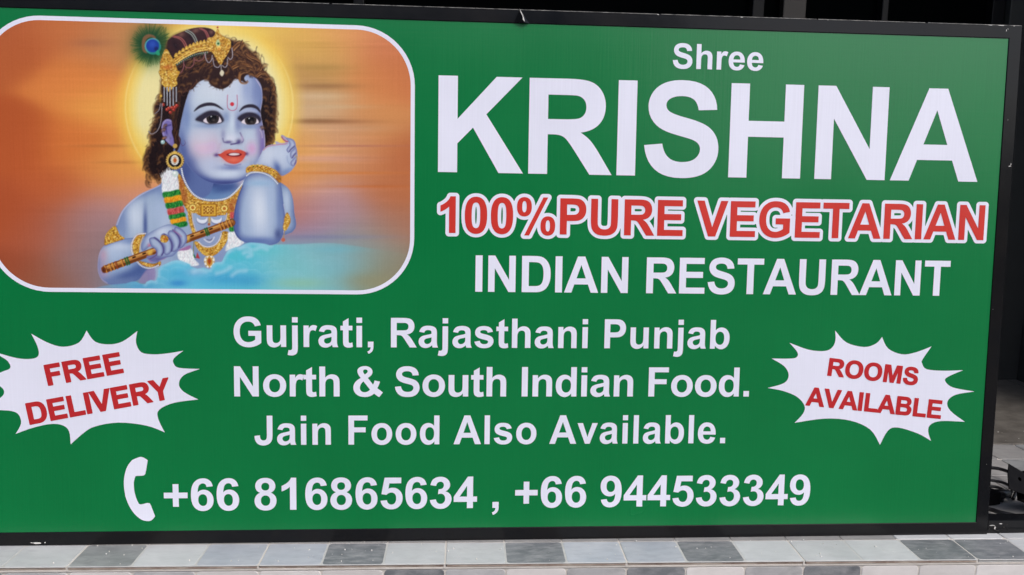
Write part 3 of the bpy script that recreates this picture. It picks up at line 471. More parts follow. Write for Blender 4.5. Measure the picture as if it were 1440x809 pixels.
for k in range(3): chip(.9515+random.uniform(-.007, .007), (.13, .41, .74)[k], .0008, .0011, 60+k)
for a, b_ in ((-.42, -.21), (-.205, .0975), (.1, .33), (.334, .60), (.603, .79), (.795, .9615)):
    bm = bmesh.new(); add_box(bm, a, b_, -.0018, .0003, .8986, .8995, .0002, 1); bm_obj('worn_edge_highlight', bm, M_EDGE, sign)  # pale strip painting the light caught along the worn top edge
# foot bar the box stands on, running out to the right
bm = bmesh.new(); add_box(bm, .9642, 1.34, .0015, .030, .0005, .0255, .0012, 2)
foot = bm_obj('metal_bar', bm, M_FRAME); tag(foot, 'black steel bar on the tiles at the lower right corner of the sign', 'metal bar')
for k, (x, z, w, h) in enumerate([(.972, .016, .012, .002), (.978, .011, .004, .008), (.988, .019, .008, .002), (.983, .006, .010, .0015), (.995, .012, .002, .006), (.968, .009, .003, .002), (1.0, .017, .005, .001)]):
    r = random.Random(k); P = [(x+w/2*math.cos(a)*r.uniform(.4, 1), .0011, z+h/2*math.sin(a)*r.uniform(.4, 1)) for a in [2*math.pi*i/9 for i in range(9)]]
    mesh_obj('scuff', P, [tuple(range(9))[::-1]], M_CHIP if k < 3 else M_MULL, foot)

# ---------------------------------------------------------------- the printed illustration (a flat print, drawn with numpy)
AX0, AY0, AX1, AY1, AS = -12.0, 16.0, 590.0, 420.0, 1.25     # art bounds in image pixels and samples per pixel
AW, AH = int((AX1-AX0)*AS), int((AY1-AY0)*AS)
rs = np.random.RandomState(7)
yy, xx = np.mgrid[0:AH, 0:AW].astype(np.float32)
xx = xx/AS + AX0; yy = yy/AS + AY0
IMG = np.zeros((AH, AW, 3), np.float32)
CLIP = None
def sheet(ox, oy, s):  # maps points read in an enlarged crop to image pixels
    return lambda *p: [(ox+a/s, oy+b/s) for a, b in p]
Z1 = sheet(0, 20, 2.0233); Z2 = sheet(180, 30, 5.5385); Z3 = sheet(220, 100, 4.4955); Z4 = sheet(130, 220, 4.2567)
K1 = sheet(180, 30, 8.987); K2 = sheet(290, 40, 8.986); K3 = sheet(180, 120, 5.782); K4 = sheet(330, 170, 8.99)
K5 = sheet(130, 300, 7.356); K6 = sheet(220, 230, 8.092); K7 = sheet(250, 300, 7.353)
def spline(pts, closed=False, n=6):
    P = [np.array(p, float) for p in pts]; N = len(P); out = []
    if N < 3: return P
    for i in range(N if closed else N-1):
        if closed: a, b, c, d = P[i-1], P[i], P[(i+1) % N], P[(i+2) % N]
        else: a, b, c, d = P[max(i-1, 0)], P[i], P[i+1], P[min(i+2, N-1)]
        for k in range(n):
            t = k/n
            out.append(0.5*((2*b)+(c-a)*t+(2*a-5*b+4*c-d)*t*t+(3*b-a-3*c+d)*t**3))
    if not closed: out.append(P[-1])
    return out
def win(x0, y0, x1, y1):
    i0 = max(0, int((x0-AX0)*AS)-1); i1 = min(AW, int((x1-AX0)*AS)+2)
    j0 = max(0, int((y0-AY0)*AS)-1); j1 = min(AH, int((y1-AY0)*AS)+2)
    return (slice(j0, j1), slice(i0, i1)) if i1 > i0 and j1 > j0 else None
def blend(w, m, col):
    if CLIP is not None: m = m*CLIP[w]
    IMG[w] += (np.array(col, np.float32)-IMG[w])*m[..., None]
def segdist(X, Y, a, b):
    dx, dy = b[0]-a[0], b[1]-a[1]; L = dx*dx+dy*dy+1e-9
    t = np.clip(((X-a[0])*dx+(Y-a[1])*dy)/L, 0, 1)
    return np.hypot(X-a[0]-t*dx, Y-a[1]-t*dy), t
def cover(pts, soft):
    pts = np.array(pts); pad = soft*2+1
    w = win(pts[:, 0].min()-pad, pts[:, 1].min()-pad, pts[:, 0].max()+pad, pts[:, 1].max()+pad)
    if w is None: return None, None
    X, Y = xx[w], yy[w]; ins = np.zeros(X.shape, bool); D = np.full(X.shape, 1e9, np.float32)
    for i in range(len(pts)):
        a, b = pts[i-1], pts[i]
        if a[1] != b[1]:
            ins ^= ((a[1] > Y) != (b[1] > Y)) & (X < (b[0]-a[0])*(Y-a[1])/(b[1]-a[1])+a[0])
        D = np.minimum(D, segdist(X, Y, a, b)[0])
    sd = np.where(ins, D, -D)
    return w, np.clip(sd/(2*max(soft, .35))+.5, 0, 1)
def fill(pts, col, soft=.4, alpha=1, smooth=True, n=5):
    P = spline(pts, True, n) if smooth else pts
    w, m = cover(P, soft)
    if w: blend(w, m*alpha, col)
    return w, m
def mask(pts, soft=.4, n=5):
    M = np.zeros((AH, AW), np.float32); w, m = cover(spline(pts, True, n), soft)
    if w: M[w] = m
    return M
def spot(c, rx, ry, col, alpha, rot=0):
    r = max(rx, ry)*2.2; w = win(c[0]-r, c[1]-r, c[0]+r, c[1]+r)
    if not w: return
    X, Y = xx[w]-c[0], yy[w]-c[1]; k = math.radians(rot); ca, sa = math.cos(k), math.sin(k)
    u, v = X*ca+Y*sa, -X*sa+Y*ca
    blend(w, np.exp(-(u/rx)**2-(v/ry)**2)*alpha, col)
def rim(pts, col, width, alpha, smooth=True):
    """airbrushed turning-away tone along the inside of an outline"""
    w, m = cover(spline(pts, True, 5) if smooth else pts, width)
    if w: blend(w, np.clip((1-m)*2, 0, 1)**1.6*(m > .45)*alpha, col)
def disc(c, r, col, alpha=1, soft=.4):
    w = win(c[0]-r-2, c[1]-r-2, c[0]+r+2, c[1]+r+2)
    if w: blend(w, np.clip((r-np.hypot(xx[w]-c[0], yy[w]-c[1]))/(2*soft)+.5, 0, 1)*alpha, col)
def stroke(pts, w0, col, alpha=1, w1=None, soft=.4, smooth=True, n=5, taper=False):
    P = spline(pts, False, n) if smooth else pts
    A = np.array(P); pad = max(w0, w1 or 0)+soft*2+1
    w = win(A[:, 0].min()-pad, A[:, 1].min()-pad, A[:, 0].max()+pad, A[:, 1].max()+pad)
    if not w: return
    X, Y = xx[w], yy[w]; best = np.full(X.shape, -1e9, np.float32); N = len(P)-1
    for i in range(N):
        d, t = segdist(X, Y, P[i], P[i+1]); f = (i+t)/N
        wd = w0+(0 if w1 is None else (w1-w0)*f)
        if taper: wd = w0*np.sin(np.pi*np.clip(f, .03, .97))**.6
        best = np.maximum(best, wd/2-d)
    blend(w, np.clip(best/(2*soft)+.5, 0, 1)*alpha, col)
def walk(pts, step):
    P = spline(pts, False, 8); out = []; acc = 0
    for a, b in zip(P, P[1:]):
        L = math.hypot(b[0]-a[0], b[1]-a[1])
        while acc <= L and L > 0:
            out.append((a[0]+(b[0]-a[0])*acc/L, a[1]+(b[1]-a[1])*acc/L)); acc += step
        acc -= L
    return out
def beads(pts, r, step, col=(225, 225, 235), dark=(110, 105, 130)):
    for p in walk(pts, step):
        disc(p, r+.35, dark, .7); disc(p, r, col); 
def gold(pts, dens=1.0, base=(196, 146, 58), smooth=True):
    global CLIP
    w, m = fill(pts, (120, 76, 30), .5, 1, smooth)
    keep = CLIP; M = np.zeros((AH, AW), np.float32); M[w] = m; CLIP = M if keep is None else M*keep
    A = np.array(pts); x0, y0 = A.min(0); x1, y1 = A.max(0)
    blend(w, m*.8, base)
    for k in range(int((x1-x0)*(y1-y0)*.42*dens)):
        p = (rs.uniform(x0, x1), rs.uniform(y0, y1))
        c = [(240, 212, 112), (128, 80, 30), (226, 182, 80), (250, 230, 150), (176, 118, 44), (208, 140, 60), (220, 170, 70)][rs.randint(7)]
        disc(p, rs.uniform(.5, 1.2), c, .7)
    CLIP = keep
def fade(M): 
    global CLIP
    CLIP = M
# background colours, interpolated
bgp = [(-10,20,186,98,58),(20,60,188,100,56),(20,200,184,92,50),(0,300,176,86,50),(20,390,160,78,50),(90,40,200,116,66),(120,110,222,134,70),(110,200,214,122,62),(150,60,196,128,84),
 (150,250,222,140,78),(90,270,190,98,56),(60,320,176,94,66),(140,295,182,142,148),(110,325,160,120,116),(150,330,150,130,135),(120,385,148,118,118),(185,60,206,150,90),(160,150,240,168,84),(180,230,238,170,88),
 (200,285,214,150,128),(430,60,226,182,92),(450,90,212,168,96),(480,50,226,160,100),(540,60,216,132,92),(520,110,222,146,88),(440,110,190,144,92),(560,100,204,120,76),(570,220,190,112,72),(520,180,214,148,92),
 (440,150,214,180,140),(470,200,206,160,130),(440,220,210,160,140),(500,230,206,138,92),(420,250,232,150,70),(425,215,246,178,60),(540,270,190,116,76),(450,275,186,156,172),(480,300,178,150,162),(550,320,176,122,98),
 (440,330,150,140,180),(500,335,150,150,150),(420,300,200,122,100),(560,380,146,120,96),(480,370,122,182,196),(430,370,110,190,214),(520,360,150,168,160),(400,390,110,190,200),(540,395,140,140,110),(60,400,150,100,80),(190,390,120,150,175)]
num = np.zeros((AH, AW, 3), np.float32); den = np.zeros((AH, AW), np.float32)
for x, y, r, g, b in bgp:
    wgt = np.exp(-((xx-x)/46)**2-((yy-y)/30)**2)+1e-5/(1+((xx-x)**2+(yy-y)**2)/2e4)
    num += wgt[..., None]*np.array((r, g, b), np.float32); den += wgt
IMG[:] = num/den[..., None]
# streaks, as of a motion-blurred field
row = rs.randn(AH).astype(np.float32); row = np.convolve(row, np.hanning(9)/4, 'same')
tex = np.zeros((AH, AW), np.float32)
for k in range(420):
    y = rs.uniform(AY0, AY1); x = rs.uniform(-60, 600); L = rs.uniform(40, 160); h = rs.uniform(.8, 3.2)
    w = win(x-L, y-9, x+L, y+9)
    if w: tex[w] += rs.uniform(-1, 1)*np.exp(-((xx[w]-x)/(L*.55))**2-((yy[w]-y)/h)**2)
side = np.clip((xx-395)/60, 0, 1)*np.clip((600-xx)/150, .25, 1)*np.clip((345-yy)/40, .2, 1) + .35*np.clip((190-xx)/60, 0, 1)*np.clip(xx/120, 0, 1)
IMG += (tex*side*13)[..., None]*np.array((1, .85, .8), np.float32)
for x, y, L, h, c, a in [(455,121,45,4,(138,98,66),.5),(470,171,60,3.6,(152,100,68),.5),(440,170,40,3.5,(120,84,54),.45),(500,205,70,1.6,(176,110,100),.5),(450,223,60,5,(226,176,176),.45),
    (480,243,80,2,(214,128,60),.55),(520,262,60,2,(206,110,50),.4),(450,135,45,6,(226,206,176),.4),(150,205,50,2.4,(170,104,60),.35),(170,228,40,2.5,(180,110,60),.4),(470,150,50,3,(222,196,160),.4),(450,95,40,5,(160,128,70),.4),
    (450,333,80,3,(122,128,176),.45),(130,60,30,6,(150,96,74),.35),(500,180,50,6,(206,170,140),.35)]:
    spot((x, y), L, h, c, a)
# halo
HC = (294, 150); rad = np.hypot((xx-HC[0])/118, (yy-HC[1])/122)
h = np.clip((1.19-rad)/.30, 0, 1); h = h*h*(3-2*h)*np.clip((275-yy)/50, 0, 1)
IMG += (np.array((248, 212, 96), np.float32)-IMG)*(h*.97)[..., None]
h2 = np.clip((1.0-rad)/.17, 0, 1)*np.clip((245-yy)/70, 0, 1)
IMG += (np.array((240, 230, 170), np.float32)-IMG)*(h2*.95)[..., None]
ring = np.exp(-((rad-1.0)/.011)**2)*np.clip((270-yy)/60, 0, 1)
IMG += (np.array((252, 240, 170), np.float32)-IMG)*(ring*.4*np.clip((yy-60)/60, .15, 1))[..., None]
spot((232, 60), 26, 10, (238, 196, 90), .5); spot((340, 45), 50, 8, (244, 214, 110), .6)
# peacock feather
for k in range(420):
    a = rs.uniform(0, 2*math.pi); r0 = rs.uniform(8, 14); r1 = rs.uniform(20, 31)
    c = (212, 63)
    stroke([(c[0]+r0*math.cos(a), c[1]+r0*math.sin(a)), (c[0]+r1*math.cos(a+.12), c[1]+r1*1.05*math.sin(a+.12))], .8, (40+rs.randint(30), 76+rs.randint(30), 40), .55, w1=.3, smooth=False)
spot((211, 64), 24, 25, (44, 84, 46), .75); spot((212, 63), 19, 20, (34, 78, 46), 1); spot((213, 64), 15, 16, (20, 62, 44), .9)
fill(K1((170,300),(190,200),(260,160),(340,190),(350,250),(300,200),(230,230),(210,330),(240,400),(190,380)), (150,100,70), .8, .8)
disc((214.5, 64.8), 11.3, (96, 176, 180), 1, .8); disc((216, 66.5), 10.2, (36, 130, 120), .8, .9); disc((214.3, 64.3), 9.2, (34, 66, 178), 1, .8); spot((214, 62), 5, 5, (56, 92, 214), .8)
disc((219.5, 68.5), 3, (30, 34, 100), .7, 1); fill(K1((370,360),(400,400),(390,430),(350,410)), (50,160,120), .6, .9)
for k in range(26):
    x = 226+rs.uniform(-2, 8); stroke([(x, 62), (x-1+rs.uniform(-1, 2), 50), (x+rs.uniform(-5, 4), 38)], .8, (60, 84, 44), .3, w1=.3)
# hair at the back
hairM = Z1((480,70),(540,45),(620,60),(690,84),(735,125),(752,160),(778,200),(788,250),(784,320),(775,360),(755,385),(700,400),(560,420),(500,450),(470,462),(440,470),(412,440),(408,405),(425,372),(426,330),(440,300),(436,262),(452,235),(458,180),(466,120))
fill(hairM, (104, 70, 44), 2.6, .85); fill([(x+(295-x)*.02, y+(160-y)*.015) for x, y in hairM], (66, 43, 34), 2.0, .95); fill([(x+(295-x)*.05, y+(160-y)*.035) for x, y in hairM], (38, 26, 27), 2.4)
H = mask(hairM, 2)
for k in range(300):
    a = rs.uniform(0, 2*math.pi); 
    i = rs.randint(len(hairM)); p = hairM[i]; q = hairM[i-1]; t = rs.rand(); bx, by = p[0]+(q[0]-p[0])*t, p[1]+(q[1]-p[1])*t
    if by > 220 and bx > 250: continue
    if by < 70 and bx < 320: continue
    r = rs.uniform(1.6, 5); ph = rs.uniform(0, 6.3); sg = rs.choice([-1, 1]); cx0, cy0 = bx+rs.uniform(-6, .3)*(1 if bx > 290 else -1), by+rs.uniform(-3, 3)
    arc = [(cx0+r*math.cos(ph+sg*s), cy0+r*1.25*math.sin(ph+sg*s)) for s in np.linspace(0, rs.uniform(1.0, 2.3), 6)]
    c = [(122, 82, 48), (92, 58, 38), (158, 112, 66), (60, 38, 31), (140, 96, 58)][rs.randint(5)]
    stroke(arc, rs.uniform(.8, 2.0), c, rs.uniform(.3, .7), w1=.5, n=3, soft=.7)
for k in range(240):   # inner locks
    bx, by = [(rs.uniform(218, 250), rs.uniform(130, 245)), (rs.uniform(372, 386), rs.uniform(110, 205)), (rs.uniform(320, 370), rs.uniform(65, 105))][rs.randint(3)]
    stroke([(bx, by), (bx+rs.uniform(-3, 3), by+rs.uniform(3, 7)), (bx+rs.uniform(-4, 4), by+rs.uniform(8, 15))], rs.uniform(.9, 2.2), [(78, 50, 36), (26, 18, 22), (52, 34, 30), (92, 60, 42)][rs.randint(4)], .45, w1=.5, soft=.7)
# ------------------------------------------------ torso and arms
SK = (158, 178, 212)
torso = Z1((500,440),(455,484),(395,514),(352,552),(330,598),(326,640),(345,690),(390,700),(420,740),(440,800),(700,800),(700,660),(830,620),(836,560),(828,510),(806,484),(770,470),(690,455))
fill(torso, SK, .5); fade(mask(torso)); rim(torso, (92, 112, 176), 12, .9)
spot(Z1((385,575))[0], 17, 26, (206,218,238), .95); spot(Z1((470,590))[0], 9, 24, (188,202,230), .8); spot(Z1((350,600))[0], 8, 25, (110,130,190), .6); spot(Z1((413,600))[0], 3.2, 26, (72,90,160), .9); spot(Z1((450,560))[0], 12, 22, (176,194,228), .8)
spot(Z1((480,500))[0], 20, 10, (120,140,200), .6); spot(Z1((560,480))[0], 40, 16, (84,112,176), .85); spot(Z1((600,520))[0], 36, 10, (96,128,190), .8); spot(Z1((590,500))[0], 30, 10, (80,118,180), .6)
spot(Z1((600,620))[0], 26, 26, (150,162,206), .8); spot(Z1((560,690))[0], 30, 20, (120,134,186), .7); spot(Z1((640,690))[0], 20, 16, (130,146,200), .6)
spot(Z1((815,530))[0], 7, 22, (190,206,232), .8); spot(Z1((800,590))[0], 5, 20, (96,116,180), .7)
stroke(Z1((455,486),(395,516),(352,554),(332,598)), 2, (214,210,236), .7, soft=1)
fade(None)
# left forearm
arm = K5((130,330),(240,290),(330,262),(450,250),(560,230),(640,300),(700,440),(640,560),(560,600),(480,680),(380,725),(260,742),(150,725),(85,670),(55,580),(60,460),(85,380))
fill(arm, SK, .6); fade(mask(arm, .8)); rim(arm, (92, 110, 176), 11, .9)
spot(K5((270,345))[0], 24, 9, (202,214,238), .95, -15); spot(K5((230,420))[0], 20, 10, (176,194,228), .7); spot(K5((360,640))[0], 30, 9, (80,100,168), .9, -14); spot(K5((480,560))[0], 16, 14, (66,88,160), .8)
spot(K5((330,545))[0], 20, 6, (150,176,220), .8, -18); spot(K5((110,600))[0], 8, 16, (168,148,186), .8); spot(K5((200,700))[0], 18, 5, (108,128,184), .8); spot(K5((110,430))[0], 6, 10, (196,150,160), .6); spot(K5((400,290))[0], 14, 5, (110,134,196), .6)
stroke(K5((85,380),(60,460),(55,580),(85,670),(150,722)), 1.2, (206,178,196), .7, soft=.8); stroke(K5((130,330),(240,290),(330,262),(420,250)), 1.6, (88,104,170), .6, soft=.9)
fade(None)
fill(K5((560,580),(640,560),(640,680),(540,720),(480,700)), (150,134,186), 1.2, .8)
# neck shade
fade(mask(K6((270,0),(300,150),(340,240),(400,330),(480,385),(580,415),(700,415),(800,390),(880,330),(960,240),(1040,120),(1040,0)), .8))
spot(K6((600,330))[0], 36, 12, (118,152,204), .9); spot(K6((340,120))[0], 9, 22, (64,78,150), .95, -20); spot(K6((560,210))[0], 34, 7, (52,64,138), .9, 10); spot(K6((800,270))[0], 26, 7, (66,88,158), .85, -14); spot(K6((980,210))[0], 8, 8, (206,186,212), .7); spot(K6((450,300))[0], 14, 8, (84,108,176), .6, 40)
fade(None)
# ------------------------------------------------ face
fill(Z3((120,470),(240,540),(360,600),(330,780),(170,790),(110,600)), (98,116,180), .8); spot(Z3((170,640))[0], 12, 20, (70,84,152), .8)
face = Z3((210,120),(182,200),(165,270),(150,340),(140,420),(148,485),(172,545),(220,620),(280,674),(345,704),(420,714),(500,704),(570,672),(630,615),(664,560),(684,480),(682,400),(668,330),(656,260),(668,180),(662,100),(640,50),(600,20),(540,5),(440,10),(330,30),(250,60))
fill(face, (184, 197, 222), .7); fade(mask(face, .6)); rim(face, (96, 112, 180), 17, .95); spot(Z3((150,520))[0], 16, 34, (112,130,192), .6, 20); spot(Z3((250,670))[0], 30, 10, (88,102,172), .7, 22)
spot(Z3((350,140))[0], 42, 32, (208,220,236), 1); spot(Z3((400,90))[0], 30, 16, (212,220,236), .8); spot(Z3((500,120))[0], 18, 28, (204,214,236), .85); spot(Z3((625,130))[0], 10, 24, (116,132,194), .75); spot(Z3((570,110))[0], 8, 20, (150,166,216), .7)
spot(Z3((250,380))[0], 28, 24, (188,204,228), .9); spot(Z3((290,485))[0], 22, 19, (222,194,214), .95); spot(Z3((350,470))[0], 10, 14, (214,176,210), .5); spot(Z3((600,430))[0], 12, 24, (194,208,230), .95); spot(Z3((602,490))[0], 8, 10, (212,168,206), .9)
spot(Z3((160,470))[0], 6, 30, (100,118,186), .9); spot(Z3((192,596))[0], 17, 15, (84,98,168), 1, 40); spot(Z3((235,655))[0], 15, 9, (72,84,156), .95, 25); spot(Z3((160,520))[0], 9, 16, (92,106,174), .9); spot(Z3((610,625))[0], 9, 9, (120,128,188), .7, -45); spot(Z3((190,300))[0], 6, 24, (124,146,204), .8); spot(Z3((668,470))[0], 5, 26, (132,112,172), .9); spot(Z3((648,380))[0], 6, 16, (150,140,196), .6)
spot(Z3((440,640))[0], 26, 9, (210,222,242), .95); spot(Z3((350,590))[0], 20, 13, (190,200,230), .85); spot(Z3((430,708))[0], 42, 5, (70,80,152), 1); spot(Z3((300,690))[0], 20, 5, (76,90,164), .9, 18); spot(Z3((570,680))[0], 20, 5, (84,98,168), .9, -35); spot(Z3((480,610))[0], 18, 4, (112,126,188), .8)
spot(Z3((570,610))[0], 10, 9, (176,192,228), .7)
# eye sockets, nose
spot(Z3((330,285))[0], 24, 11, (110,128,180), .55); spot(Z3((590,290))[0], 20, 11, (104,118,176), .6); spot(Z3((340,250))[0], 18, 4, (196,206,230), .6); spot(Z3((600,255))[0], 12, 3, (186,192,222), .6)
spot(Z3((330,345))[0], 20, 4, (130,150,200), .7); spot(Z3((590,350))[0], 16, 3.5, (126,144,196), .7)
spot(Z3((478,330))[0], 6, 18, (208,222,240), .95); spot(Z3((440,290))[0], 5, 8, (124,144,196), .6); spot(Z3((515,330))[0], 5, 14, (124,136,192), .7); spot(Z3((470,425))[0], 10, 7, (218,222,240), .95); spot(Z3((300,420))[0], 16, 10, (208,212,232), .6); spot(Z3((420,400))[0], 3.5, 8, (138,140,190), .6)
stroke(Z3((418,425),(425,447),(445,450)), 1.6, (110,104,160), .8, soft=.8); spot(Z3((455,448))[0], 5, 2.2, (96,86,146), .9); stroke(Z3((470,462),(495,458),(520,452)), 2, (84,72,128), .9, soft=.7); spot(Z3((520,445))[0], 4, 3.6, (86,76,134), .9); stroke(Z3((528,390),(540,415),(548,435),(540,450)), 1.6, (104,92,154), .8, soft=.8)
spot(Z3((540,425))[0], 2, 4, (196,180,214), .8); stroke(Z3((402,460),(392,490),(382,512)), 2.2, (186,158,196), .4, soft=1.8)
stroke(Z3((628,50),(662,110),(668,180),(656,260),(670,335),(682,400),(684,480)), 1.2, (222,204,224), .85, soft=.7)
stroke(Z3((652,370),(664,390),(668,420)), 1.2, (220,206,224), .6, soft=.6)
# mouth
fill(Z3((384,527),(405,520),(432,504),(462,494),(488,499),(512,494),(542,501),(568,517),(558,540),(540,565),(512,582),(480,586),(445,574),(412,548)), (206,84,70), .5)
spot(Z3((485,560))[0], 12, 4, (232,120,96), .9); spot(Z3((470,504))[0], 10, 2, (226,110,92), .8)
fill(Z3((440,528),(470,516),(500,514),(538,524),(520,538),(480,540)), (120,36,44), .5); fill(Z3((456,525),(480,517),(514,519),(524,526),(500,532),(470,532)), (232,220,222), .4)
spot(Z3((378,530))[0], 3.5, 2.5, (92,62,116), .9); spot(Z3((570,522))[0], 2.5, 2.5, (96,64,112), .8); stroke(Z3((430,590),(480,598),(530,588)), 2, (122,120,180), .6, soft=1)
# eyes
def eye(lid, white, ic, r, brow):
    fill(Z3(*lid), (84,80,112), 2.6, .6); fill(Z3(*lid), (42,36,48), 1.1, .85)
    fill(Z3(*white), (226,216,226), .4); keep = CLIP; fade(mask(Z3(*white)))
    c = Z3(ic)[0]; disc(c, r, (52,44,44)); disc(c, r*.62, (24,22,26)); spot((c[0]+1.5, c[1]+3), 2.5, 2, (118,104,98), .6); fade(keep)
    disc((c[0]-2, c[1]-2.2), 1.0, (210,214,220), .9); stroke(Z3(*brow), 4.6, (46,40,54), .95, soft=.7, taper=True)
eye([(246,306),(285,272),(335,250),(388,257),(424,305),(408,326),(380,331),(330,334),(296,324)], [(294,312),(316,292),(345,280),(388,282),(411,318),(382,328),(345,332),(312,327)], (354,296), 9.0, [(238,252),(272,224),(320,209),(370,213),(420,242)])
eye([(512,298),(540,272),(585,260),(630,270),(660,300),(648,326),(610,334),(560,330),(535,318)], [(536,323),(556,301),(585,288),(624,293),(646,324),(612,336),(570,337)], (594,308), 8.2, [(524,252),(556,226),(600,219),(636,233),(660,266)])
stroke(Z3((448,150),(446,205),(452,236),(478,249),(503,238),(510,205),(508,150)), .9, (178,78,112), .85); disc(Z3((477,208))[0], 2.8, (206,58,72))
fade(None)
# ear
fill(Z3((95,312),(66,302),(38,322),(30,366),(44,420),(70,452),(104,476),(124,458),(106,420),(96,380),(112,345)), (126,116,180), .5)
stroke(Z3((96,318),(68,308),(44,328),(38,368),(52,418),(80,450)), 1.6, (170,160,208), .8, soft=.6); stroke(Z3((88,340),(62,350),(64,390),(86,425)), 2.4, (76,66,126), .8, soft=.8); spot(Z3((75,420))[0], 3, 6, (150,146,204), .8)
# fringe over the forehead
fringe = Z1((488,140),(560,110),(640,90),(700,100),(742,140),(755,180),(770,210),(752,240),(744,205),(728,182),(705,172),(694,182),(702,196),(688,190),(668,184),(652,202),(630,213),(604,204),(590,186),(566,192),(548,212),(530,218),(516,232),(512,262),(502,300),(506,340),(514,360),(500,392),(492,340),(486,280),(482,210))
fill(fringe, (54, 36, 34), .7); fade(mask(fringe, .9))
for k in range(420):
    f = rs.rand(); bx, by = 245+f*130, 96-28*math.sin(f*3)+rs.uniform(-16, 22)
    sg = -1 if bx < 312 else 1
    c = [(110,70,42), (140,94,56), (34,22,24), (84,52,36), (168,120,74)][rs.randint(5)]
    stroke([(bx, by), (bx+sg*rs.uniform(3, 7), by+rs.uniform(-3, 4)), (bx+sg*rs.uniform(8, 16), by+rs.uniform(2, 9)), (bx+sg*rs.uniform(12, 18), by+rs.uniform(8, 15))], rs.uniform(.8, 2.0), c, rs.uniform(.25, .6), w1=.4, n=3, soft=.6)
for k in range(60):
    bx, by = rs.uniform(240, 256), rs.uniform(110, 190)
    stroke([(bx, by), (bx-2, by+8), (bx+rs.uniform(-2, 2), by+18)], rs.uniform(.5, 1.2), [(96,62,38), (30,20,22), (120,80,48)][rs.randint(3)], .6, w1=.3)
fade(None)
for k in range(46):   # soft ends of the fringe over the forehead
    t = rs.rand(); E_ = Z1((512,262),(516,232),(530,218),(548,212),(566,192),(590,186),(604,204),(630,213),(652,202),(668,184),(694,182)); q = spline(E_, False, 6); x, y = q[int(t*(len(q)-1))]
    stroke([(x-2, y-4), (x+rs.uniform(-2, 2), y+rs.uniform(-1, 2)), (x+rs.uniform(-4, 4), y+rs.uniform(1, 3.5))], rs.uniform(.8, 1.8), [(92,60,44), (120,84,58), (60,40,36)][rs.randint(3)], .5, w1=.4, soft=.7)
def lock(sh, pts, w0, cols):
    for j, c in enumerate(cols):
        o = (j-(len(cols)-1)/2)*w0*.55/2
        P = sh(*pts); stroke([(x+o*.6, y+o) for x, y in P], w0/len(cols)*1.5, c, .9, w1=.6, soft=.5)
B = [(74,46,34), (150,102,60), (104,66,42), (176,128,80), (70,44,34)]
lock(K2, [(340,260),(400,200),(450,190),(460,260),(490,340),(560,390),(600,440),(620,520)], 6, B)
lock(K2, [(470,180),(450,230),(470,290),(540,350),(620,380),(680,430),(690,490),(650,550)], 6, B)
lock(K2, [(330,500),(400,465),(480,460),(560,480),(600,540),(620,590)], 5, B); lock(K2, [(420,640),(430,570),(490,545),(550,560),(620,600),(690,600)], 5, B)
lock(K2, [(420,560),(405,620),(430,680),(490,690),(525,665)], 3, B[:4]); lock(K2, [(640,600),(700,560),(760,570),(790,620),(770,680)], 4, B); lock(K2, [(760,640),(830,680),(860,740),(830,800)], 4, B)
stroke(K2((450,290),(440,210),(480,170),(540,165)), 1, (140,94,52), .8, w1=.3); stroke(K2((480,250),(490,215),(530,205),(560,225)), .9, (120,80,46), .8, w1=.3); stroke(K2((560,330),(570,290),(620,285)), .7, (130,88,50), .7, w1=.3)
for q in [[(560,190),(538,215),(520,218),(508,205)], [(522,222),(535,205),(530,192)]]: stroke(Z1(*q), 1.6, (92,58,44), .8, w1=.5)
stroke(K3((415,430),(440,490),(465,470),(455,445)), 1.4, (96,74,120), .7, w1=.5)
def curl(cx, cy, r, a0, sweep, n=5):
    """one wavy lock ending in a hook"""
    a0 += rs.uniform(-.5, .5); r *= rs.uniform(.7, 1.1); sweep *= rs.uniform(.4, .62); cx += (-5 if cx > 292 else 5)*(1 if cy > 115 else .4); cy += rs.uniform(-3, 3)
    for k in range(n):
        rr = r*(1-.17*k); c = [(64,42,34), (104,70,44), (150,108,66), (88,58,40), (46,30,28)][k % 5]
        P = [(cx+rr*math.cos(a0+sweep*t)*(1+.25*(1-t)), cy+rr*1.15*math.sin(a0+sweep*t)*(1+.25*(1-t))) for t in np.linspace(0, 1, 8)]
        stroke(P, r*.36, c, .6, w1=.4, soft=1.0, n=4)
for q in [(216,158,6,5.2,-3.6),(212,176,6,5.0,-3.8),(208,196,6.5,4.8,-3.8),(205,214,6.5,4.6,-3.8),(203,233,6.5,4.4,-4.0),(208,247,6,4.0,-4.0),(219,137,5,5.2,-3.2),(222,246,5.5,3.4,-3.6),
          (384,118,6,4.2,3.6),(389,136,6,4.4,3.6),(390,156,6.5,4.5,3.6),(389,176,6.5,4.6,3.6),(385,196,6,4.8,3.6),(376,100,7,4.0,3.6),(362,82,7,3.8,3.4),(347,68,7,3.6,3.4),(380,208,5,5,3.2),(378,130,5,4.4,3.4),(379,150,5,4.4,3.4),(378,172,5,4.4,3.4),
                    (226,200,5,5,-3.4),(222,222,5.5,5,-3.4),(228,178,5,5,-3.4),(258,112,6,5.6,-3.6),(250,126,6,5.2,-3.4),(270,98,6,5.8,-3.2),(303,104,7,1.2,3.2),(318,98,7,1.6,-3.2),(290,100,6,5.8,3.2),(340,92,8,3.6,3.2),(356,104,7,4,3.2)]:
    curl(*q); curl(q[0]+rs.uniform(-4, 4), q[1]+9, *q[2:])
